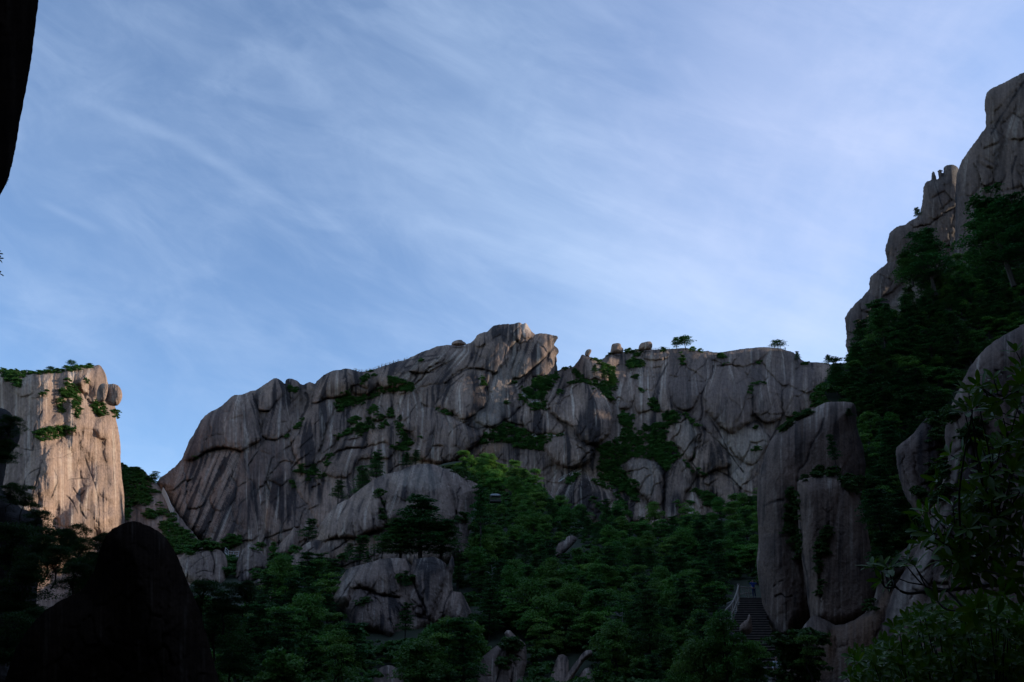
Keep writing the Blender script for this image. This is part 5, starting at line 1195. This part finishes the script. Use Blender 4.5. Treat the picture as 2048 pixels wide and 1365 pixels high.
def person(loc, rz, label, armL, armR, top_m, leg_m, scale=1.0, group=None, build=None):
    root = bpy.data.objects.new('person', None); COL.objects.link(root); root.location = loc; root.rotation_euler = (0, 0, rz); root.scale = (scale,)*3
    tag(root, label, 'person', group)
    if build is None:
        sh = {'L': (-0.19, 0, 1.40), 'R': (0.19, 0, 1.40)}
        nd = [(0,0,0.95),(0,0,1.12),(0,0.01,1.33),(0,0,1.45),(0,-0.01,1.53),(0,-0.02,1.62),(0,-0.01,1.70)]
        rd = [0.13,0.115,(0.145,0.11),0.075,0.05,0.085,0.07]; ed = [(i, i+1) for i in range(6)]
        hands = {}
        for sd_, arm in (('L', armL), ('R', armR)):
            i = len(nd); nd += [sh[sd_]]+list(arm); rd += [0.055, 0.042, 0.030, 0.028]; ed += [(2, i), (i, i+1), (i+1, i+2), (i+2, i+3)]; hands[sd_] = (np.array(arm[1]), np.array(arm[2]))
        for sx in (-1, 1):
            i = len(nd); nd += [(0.09*sx,0,0.88),(0.10*sx,-0.02,0.48),(0.11*sx,0.01,0.08),(0.12*sx,-0.12,0.03)]; rd += [0.085,0.055,0.040,0.032]; ed += [(0, i), (i, i+1), (i+1, i+2), (i+2, i+3)]
        body = skin_mesh(nd, ed, rd); tb = []
        for sd_, (w, h) in hands.items():
            d = (h-w)/(np.linalg.norm(h-w)+1e-6); s_ = np.cross(d, (0, 1, 0.2)); s_ /= np.linalg.norm(s_)
            for k, ln in enumerate((0.065, 0.08, 0.085, 0.075, 0.055)):
                o_ = s_*(k-2)*0.016 if k else s_*-0.035; st_ = h+o_-(d*0.03 if k == 0 else 0)
                tb.append(([st_, st_+d*ln*0.5+(s_*-0.02 if k == 0 else 0), st_+d*ln*0.9+np.array([0, -0.02, -0.01])], [0.010, 0.009, 0.006]))
        tb.append(([(0,-0.085,1.645),(0,-0.115,1.62),(0,-0.09,1.605)], [0.008, 0.014, 0.010]))
        for sx in (-1, 1): tb.append(([(0.083*sx,0.0,1.655),(0.098*sx,0.01,1.635),(0.085*sx,0,1.605)], [0.010, 0.012, 0.008]))
        body = add_tubes(body, tb); body.materials.append(M_SKIN)
        nt = [(0,0,0.90),(0,0,1.12),(0,0.01,1.33),(0,0,1.42)]; rt = [0.15,0.135,(0.165,0.13),0.10]; et = [(0,1),(1,2),(2,3)]
        for sd_, arm in (('L', armL), ('R', armR)):
            i = len(nt); e = np.array(arm[0]); w_ = np.array(arm[1]); nt += [sh[sd_], tuple(e), tuple(e+(w_-e)*0.75)]; rt += [0.072, 0.056, 0.044]; et += [(2, i), (i, i+1), (i+1, i+2)]
        shirt = skin_mesh(nt, et, rt)
        nl = [(0,0,0.96)]; rl = [0.14]; el = []
        for sx in (-1, 1):
            i = len(nl); nl += [(0.09*sx,0,0.86),(0.10*sx,-0.02,0.48),(0.11*sx,0.01,0.10)]; rl += [0.10,0.072,0.062]; el += [(0, i), (i, i+1), (i+1, i+2)]
        trou = skin_mesh(nl, el, rl)
        hair = skin_mesh([(0,0.02,1.62),(0,0.02,1.69),(0,-0.02,1.735)], [(0,1),(1,2)], [0.085,0.092,0.06])
        shoe = skin_mesh([(0,0.04,0.045),(0,-0.06,0.045),(0,-0.15,0.035)], [(0,1),(1,2)], [0.045,0.05,0.04])
        shirt.materials.append(top_m); trou.materials.append(leg_m); hair.materials.append(M_HAIR); shoe.materials.append(M_NAVY)
        build = (body, shirt, trou, hair, shoe)
    for nm, me in zip(('body', 'shirt', 'trousers', 'hair', 'shoe'), build):
        for sx in ((-1, 1) if nm == 'shoe' else (0,)):
            o = bpy.data.objects.new(nm, me); COL.objects.link(o); o.parent = root; o.location = (0.115*sx, 0, 0)
    return root, build
# armX = elbow, wrist, hand
p1 = cpt(607, 420, 80.3)
person((p1[0], 80.3, zlev[0]), 0.1, 'person in blue at the top of the stair, raising both arms to take a photo',
       [(-0.36,-0.10,1.30),(-0.26,-0.24,1.52),(-0.22,-0.28,1.58)], [(0.36,-0.10,1.28),(0.24,-0.26,1.50),(0.18,-0.30,1.56)], M_BLUE, M_NAVY, 0.98)
p2 = cpt(855, 1140, 59.2); z2 = stair_z(59.2)+0.02
k2 = min(range(nst), key=lambda k: abs(zlev[k]-z2))
person((p2[0], 59.3, zlev[k2]+0.0), 0.05, 'person in a white shirt and dark trousers with a backpack walking down the lower stair',
       [(-0.27,0.02,1.12),(-0.30,-0.14,0.92),(-0.29,-0.19,0.86)], [(0.27,0.02,1.12),(0.26,-0.17,0.96),(0.20,-0.22,0.93)], M_WHITE, M_DKBLUE, 1.02)
bpk = bpy.data.objects.new('backpack', None); COL.objects.link(bpk); bpk.location = (p2[0], 59.3, zlev[k2]); tag(bpk, 'dark backpack worn by the person in the white shirt on the lower stair', 'backpack')
me = skin_mesh([(0,0.24,1.02),(0,0.24,1.20),(0,0.22,1.40)], [(0,1),(1,2)], [0.13,0.15,0.11]); me.materials.append(M_BLACK)
o = bpy.data.objects.new('bag', me); COL.objects.link(o); o.parent = bpk
for sx in (-1, 1): tube_obj('strap', [([(0.12*sx,0.12,1.44),(0.13*sx,0.0,1.50),(0.13*sx,-0.14,1.40),(0.14*sx,-0.165,1.22),(0.17*sx,-0.08,1.05),(0.15*sx,0.14,1.0)], 0.026)], M_BLACK, bpk)

# hikers and railings far up on the ridge
_, hk = person(PV(1545, 700, 380)+Vector((0,0,-30)), 0, 'x', [(-0.25,0,1.12),(-0.27,-0.04,0.9),(-0.27,-0.06,0.82)], [(0.25,0,1.12),(0.27,-0.04,0.9),(0.27,-0.06,0.82)], M_WHITE, M_NAVY)
for ch in list(_.children): bpy.data.objects.remove(ch)
bpy.data.objects.remove(_)
def top_surf(x, nm='mountain'):
    for py in np.arange(640, 800, 1.0):
        Yv = float(surf(x, py, (nm,))[0])
        if np.isfinite(Yv): return py, Yv
    return None
for k, x in enumerate((711, 717, 722, 731, 757, 763, 770, 779, 786, 795, 808)):
    r_ = top_surf(x)
    if r_: person(PV(x, r_[0]+1.5, r_[1])+Vector((0, 0.8, 0)), k*0.9, 'tiny hiker in pale clothing standing along the ridge left of the summit', None, None, None, None, 1.3, 'hikers on the ridge path', hk)
def railing(name, label, pts, only, mat, h=1.1, gap=1.6, r=0.07, off=0.6, slab=True, cat='railing', sky=False):
    q = cat_rom(np.asarray(pts, float), 6, False); W3 = []
    for x, y in q:
        if sky:
            t_ = top_surf(x, only[0]); y, Yv = (t_[0]+0.8, t_[1]) if t_ else (y, np.inf)
        else: Yv = float(surf(x, y, only)[0])
        if np.isfinite(Yv): W3.append(np.array(P(x, y, Yv-off)))
    if len(W3) < 2: print('no railing', label); return
    W3 = np.array(W3); root = bpy.data.objects.new(name, None); COL.objects.link(root); root.location = W3[0]; tag(root, label, cat)
    W3 = W3-W3[0]; seg = np.r_[0, np.cumsum(np.linalg.norm(np.diff(W3, axis=0), axis=1))]
    n = min(60, max(3, int(seg[-1]/gap))); S = np.stack([np.interp(np.linspace(0, seg[-1], n), seg, W3[:, i]) for i in range(3)], 1)
    S[:, 1] = np.convolve(np.pad(S[:, 1], 2, mode='edge'), np.ones(5)/5, 'valid')
    up = np.array([0, 0, 1.0])
    tube_obj('rail', [([p+up*h for p in S], r*0.8), ([p+up*h*0.5 for p in S], r*0.6)], mat, root, 4, False)
    for p in S: tube_obj('post', [([p-up*0.3, p+up*h*1.05], r)], mat, root, 4, False)
    if slab: tube_obj('kerb', [([p+np.array([0, 0.3, -0.1]) for p in S], 0.28)], mat, root, 5, False)
railing('stone_railing', 'pale stone railing of the cliff path under the stained wall below the summit', L('c14', 900,1240,960,1226,1030,1216,1110,1226,1210,1210), ('mountain',), M_PALE)
railing('stone_railing', 'pale stone railing curving round the bush filled cleft right of the summit', L('c14', 800,822,835,848,880,885,920,900,978,885), ('mountain',), M_PALE)
railing('stone_railing', 'pale stone railing slanting down above the striped lower dome in the centre', L('c3', 1280,1300,1340,1268,1400,1240,1450,1215), ('mountain',), M_PALE)
railing('stone_railing', 'white zigzag stair railing beside the striped slab under the notch', L('c15', 540,495,575,560,600,620,620,680,650,735), ('mountain_slope','mountain'), M_PALE, h=2.2, gap=0.8, r=0.16, off=1.0)
railing('stone_railing', 'short white railing between the two domes at the foot of the great cliff', L('c15', 1255,1165,1290,1205,1340,1210,1405,1206), ('mountain','mountain_slope','valley_slope'), M_PALE, h=1.6, r=0.12, off=2)
railing('wooden_fence', 'thin post and rail fence on the ridge right of the cleft boulders', L('f', 1303,696,1312,697,1325,698,1340,699), ('mountain',), M_WOOD, h=1.3, gap=3.0, r=0.10, slab=False, cat='fence', sky=True)
railing('wooden_fence', 'little fence around the umbrella shaped pine on the ridge', L('f', 1541,697,1550,697,1560,698,1571,700), ('mountain',), M_WOOD, h=1.2, gap=1.6, r=0.09, slab=False, cat='fence', sky=True)
railing('stone_railing', 'pale railing along the ridge path left of the summit', L('f', 706,740,722,744,740,741,760,735,790,725,815,718), ('mountain',), M_PALE, h=1.1, gap=2.2, r=0.08, slab=False, sky=True)

# pavilion in the forest
pv = bpy.data.objects.new('pavilion', None); COL.objects.link(pv); pv.location = PV(991, 1001, 236); tag(pv, 'small grey roofed pavilion half hidden in the forest right of the huge dome', 'pavilion')
zr = 2.2; V = [(-2.1,-1.7,zr),(2.1,-1.7,zr),(2.1,1.7,zr),(-2.1,1.7,zr),(-1.5,0.2,zr+1.5),(0.9,0.2,zr+1.5),(-2.1,-1.7,zr-0.14),(2.1,-1.7,zr-0.14),(2.1,1.7,zr-0.14),(-2.1,1.7,zr-0.14)]
o = make_mesh('roof', V, [(0,1,5,4),(2,3,4,5),(1,2,5,5),(3,0,4,4)][:2], M_ROOF, smooth=False, parent=pv)
me = bpy.data.meshes.new('roof'); me.from_pydata(V, [], [(0,1,5,4),(2,3,4,5),(1,2,5),(3,0,4),(9,8,7,6),(0,6,7,1),(1,7,8,2),(2,8,9,3),(3,9,6,0)]); me.materials.append(M_ROOF); o.data = me
for sx in (-1, 1):
    for sy in (-1, 1): tube_obj('post', [([(1.7*sx,1.3*sy,-0.8),(1.7*sx,1.3*sy,zr-0.1)], 0.12)], M_WOOD, pv, 8)
pv.scale = (0.78, 0.78, 0.55)
boxes_obj('railing', [((0,-1.35,0.75), 3.4, 0.1, 0.12), ((0,-1.35,0.3), 3.4, 0.1, 0.10)], M_WOOD, pv); boxes_obj('base', [((0,0,-0.6), 4.2, 3.4, 1.0)], M_RISER, pv)
# ------------------------------------------------------------------ dark foliage close to the camera on the left
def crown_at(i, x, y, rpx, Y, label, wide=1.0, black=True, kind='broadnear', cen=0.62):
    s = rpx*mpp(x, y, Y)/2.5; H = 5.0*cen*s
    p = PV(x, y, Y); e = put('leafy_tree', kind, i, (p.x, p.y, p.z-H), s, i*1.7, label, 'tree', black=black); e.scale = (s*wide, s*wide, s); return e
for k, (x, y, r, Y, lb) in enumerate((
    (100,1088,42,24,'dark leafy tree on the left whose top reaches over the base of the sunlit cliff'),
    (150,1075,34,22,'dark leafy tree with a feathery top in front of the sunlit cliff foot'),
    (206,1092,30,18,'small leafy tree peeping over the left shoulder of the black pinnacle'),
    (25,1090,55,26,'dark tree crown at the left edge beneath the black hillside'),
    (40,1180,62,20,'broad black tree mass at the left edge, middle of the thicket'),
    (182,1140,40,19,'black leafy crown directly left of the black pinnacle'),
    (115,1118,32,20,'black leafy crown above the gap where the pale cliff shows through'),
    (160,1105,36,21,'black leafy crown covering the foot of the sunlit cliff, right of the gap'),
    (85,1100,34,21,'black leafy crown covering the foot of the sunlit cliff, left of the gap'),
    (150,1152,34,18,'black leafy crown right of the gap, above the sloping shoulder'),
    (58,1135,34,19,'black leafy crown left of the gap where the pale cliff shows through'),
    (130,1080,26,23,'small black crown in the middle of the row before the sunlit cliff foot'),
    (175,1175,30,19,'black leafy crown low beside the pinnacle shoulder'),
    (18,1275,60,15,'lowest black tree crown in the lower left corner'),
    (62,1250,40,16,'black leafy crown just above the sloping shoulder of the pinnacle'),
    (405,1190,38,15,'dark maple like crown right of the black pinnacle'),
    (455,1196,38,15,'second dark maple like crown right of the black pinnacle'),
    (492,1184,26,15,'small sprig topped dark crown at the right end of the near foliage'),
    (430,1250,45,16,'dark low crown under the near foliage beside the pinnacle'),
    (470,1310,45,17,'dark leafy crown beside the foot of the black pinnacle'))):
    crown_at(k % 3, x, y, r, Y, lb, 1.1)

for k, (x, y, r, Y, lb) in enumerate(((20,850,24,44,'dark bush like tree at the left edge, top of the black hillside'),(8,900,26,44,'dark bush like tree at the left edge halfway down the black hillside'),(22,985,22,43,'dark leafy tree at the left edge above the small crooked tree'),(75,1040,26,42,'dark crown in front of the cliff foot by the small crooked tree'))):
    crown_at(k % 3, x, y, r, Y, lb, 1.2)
def long_leaf(base, dr, up, ln, wd, rg):
    """a slightly folded and drooping oval leaf: 10 verts"""
    dr = dr/np.linalg.norm(dr); sd_ = np.cross(dr, up); sd_ /= (np.linalg.norm(sd_)+1e-9); nu = np.cross(sd_, dr)
    V = []
    for t, w in ((0.0, 0.06), (0.3, 0.8), (0.62, 1.0), (0.88, 0.6), (1.0, 0.05)):
        c = base+dr*ln*t-nu*ln*0.16*t*t
        V.append(c+sd_*wd*w*0.5+nu*wd*0.16*w); V.append(c); V.append(c-sd_*wd*w*0.5+nu*wd*0.16*w)
    F = []
    for k in range(4):
        a = k*3; F += [(a, a+1, a+4, a+3), (a+1, a+2, a+5, a+4)]
    return V, F
def whorls(tips, ln, wd, rg, nl=(5, 8)):
    V = []; F = []; C = []
    for (p, d) in tips:
        p = np.array(p); d = np.array(d)/np.linalg.norm(d); a = np.cross(d, (0.3, 0.8, 0.2)); a /= np.linalg.norm(a); b = np.cross(d, a)
        n = int(rg.integers(*nl)); ph = rg.uniform(0, 6.28)
        for k in range(n):
            th = ph+k*2*np.pi/n+rg.normal()*0.2; op = rg.uniform(0.7, 1.35)
            q = d*math.cos(op)+(a*math.cos(th)+b*math.sin(th))*math.sin(op); q = q+np.array([0, 0, 0.10])
            v, f = long_leaf(p+q*0.008, q, d+np.array([0, 0, 0.25]), ln*rg.uniform(0.65, 1.15), wd*rg.uniform(0.8, 1.15), rg)
            F += [tuple(i+len(V) for i in ff) for ff in f]; V += v
            c = rg.uniform(0, 1, 3)*np.array([1, 0.7, 0.7]); C += [c]*len(v)
    return np.array(V), np.array(F), np.array(C)
rh = bpy.data.objects.new('rhododendron_bush', None); COL.objects.link(rh); tag(rh, 'rhododendron branches with whorls of long leaves reaching in from the right edge', 'bush')
YN = 5.2; rgN = np.random.default_rng(8)
def c9(x, y, Y): return np.array(P(*L('c9', x, y)[0], Y))
hubs = [c9(780,1060,5.6), c9(620,1000,5.4), c9(540,1010,5.2), c9(660,900,5.3), c9(700,760,5.3), c9(760,900,5.6), c9(750,600,5.5), c9(780,330,5.6), c9(720,1000,5.6), c9(460,1020,5.1)]
spine = [[c9(1000,1120,6.2), hubs[0], hubs[8], hubs[1], hubs[2], hubs[9], c9(400,1022,5.05), c9(330,1030,5.0), c9(285,1005,5.0), c9(275,965,5.0)],
         [c9(1000,960,6.2), hubs[5], hubs[3], c9(600,880,5.2), c9(520,860,5.1)], [c9(980,800,6.2), c9(800,800,5.7), hubs[4], c9(640,700,5.2)],
         [c9(1000,700,6.2), hubs[6], c9(690,560,5.4)], [c9(1000,500,6.2), hubs[7], c9(700,290,5.4), c9(610,270,5.2)]]
paths = [([np.array(p) for p in cat_rom(np.array(s), 4, False)], list(np.linspace(0.020, 0.005, (len(s)-1)*4+1))) for s in spine]
foot = np.array([5.6, 6.6, -0.2])
for s_ in spine: paths.append(([np.array(p) for p in cat_rom(np.array([s_[0], (np.array(s_[0])*0.55+foot*0.45)+np.array([0.25, 0, 0.25]), foot]), 5, False)], list(np.linspace(0.021, 0.05, 11))))
tipsx = [(232,945),(262,940),(335,892),(325,925),(360,930),(385,735),(450,735),(410,725),(500,700),(492,870),(420,812),(465,905),(560,275),(600,250),(655,225),(740,122),(735,205),(762,185),(592,612),(625,640),(652,690),(602,535),
  (640,548),(700,500),(742,470),(560,790),(600,800),(640,780),(705,790),(750,800),(620,880),(685,850),(540,735),(580,700),(520,800),(690,620),(730,560),(765,540),(720,640),(760,660),(640,330),(600,330),(560,350),(690,370),(745,330),
  (700,450),(760,400),(735,730),(765,720),(600,960),(640,955),(700,930),(560,925),(745,870),(760,250),(690,300),(665,745),(615,745),(480,780),(440,850),(520,905),(675,690),(650,480),(770,620),(740,1000),(690,1040),(580,1090)]
tipsx += [(x+rgN.normal()*28, y+rgN.normal()*26) for x, y in tipsx[5:] for _ in (0, 1) if x > 540 and rgN.uniform() < 0.3]
tips = []
allp = [p for s in paths for p in s[0]]
for (x, y) in tipsx:
    t = c9(x, y, 5.0+0.25*rgN.normal()); cand = [h for h in allp if h[0] > t[0]-0.03]
    cand = sorted(cand, key=lambda h: np.linalg.norm(h-t)+0.25*abs(h[2]-t[2]))[:6]; h = cand[int(rgN.integers(1, len(cand)))]
    mid = (h+t)/2+np.array([0.02*rgN.normal(), 0.02*rgN.normal(), -0.035-0.03*rgN.uniform()])
    pts = cat_rom(np.array([h, mid, t]), 4, False); paths.append(([p for p in pts], list(np.linspace(0.0075, 0.0032, len(pts)))))
    tips.append((t, t-mid+np.array([-0.02, -0.01, 0.02])))
    if rgN.uniform() < 0.7:
        q = pts[int(len(pts)*0.55)]; e = q+np.array([-0.10, 0.03, 0.05])*rgN.uniform(0.5, 1.3)+rgN.normal(size=3)*0.035; paths.append(([q, (q+e)/2+np.array([0, 0, -0.01]), e], [0.005, 0.004, 0.003])); tips.append((e, e-q))
tube_obj('branch', paths, M_BARK, rh, 6)
V, F, C = whorls(tips, 0.112, 0.034, rgN)
make_mesh('foliage', V, F, M_NEAR, C, smooth=True, parent=rh)

lb = bpy.data.objects.new('leafy_bush', None); COL.objects.link(lb); tag(lb, 'dense leafy bush filling the lower right corner below the rhododendron branches', 'bush')
reg = np.vstack([L('c17', -30,1130,40,1080,160,1075,260,1035,400,1030,300,960,340,930,430,870,520,820,640,780,900,740,1320,700), [[2110,1180],[2110,1460],[1740,1460],[1690,1400]]])
tips = []; stems = []; root = np.array(P(1990, 1900, 7.4))
while len(tips) < 1300:
    x = rgN.uniform(1690, 2110); y = rgN.uniform(1180, 1460)
    d = inside(x, y, reg)
    if d > 0 and rgN.uniform() < 0.35+d/60: 
        t = np.array(P(x, y, 6.6+rgN.uniform(0, 1.6))); tips.append((t, np.array([rgN.normal()*0.6-0.4, -0.5+rgN.normal()*0.5, 0.7])))
        if len(tips) % 6 == 0: stems.append(([root+(t-root)*0.35+rgN.normal(size=3)*0.1, root+(t-root)*0.7+rgN.normal(size=3)*0.05, t], [0.014, 0.008, 0.003]))
V, F, C = whorls(tips, 0.085, 0.036, rgN, (4, 7)); make_mesh('foliage', V, F, M_NEAR, C, parent=lb)
tube_obj('stem', stems, M_BARK, lb, 5)
# leaf sprays at the left border
sp = bpy.data.objects.new('leafy_branch', None); COL.objects.link(sp); tag(sp, 'dark leafy twigs poking in at the left border of the sky', 'branch')
tips = [(np.array(P(x, y, 20.8)), np.array([0.8, -0.2, 0.3*rgN.normal()])) for x, y in ((-8,500),(-4,508),(-2,518),(-8,522),(-6,512),(-3,547),(-9,545),(-12,552),(-14,505),(-16,540))]
V, F, C = whorls(tips, 0.14, 0.05, rgN, (5, 7)); make_mesh('foliage', V, F, M_BLACKLEAF, C, parent=sp)
tube_obj('twig', [([np.array(P(-130, 500, 21)), np.array(P(-60, 515, 20.9)), t[0]], [0.05, 0.03, 0.008]) for t in tips], M_BARK, sp)
sp = bpy.data.objects.new('twig', None); COL.objects.link(sp); tag(sp, 'tiny sprig growing on the edge of the black rock wall at upper left', 'twig')
tips = [(np.array(P(x, y, 20.9)), np.array([1, 0, 0.2*k])) for k, (x, y) in enumerate(((12,361),(9,367)))]
V, F, C = whorls(tips, 0.09, 0.026, rgN, (5, 6)); make_mesh('leaves', V, F, M_BLACKLEAF, C, parent=sp)
tube_obj('stem', [([np.array(P(-12, 372, 20.6)), t[0]], 0.008) for t in tips], M_BARK, sp)
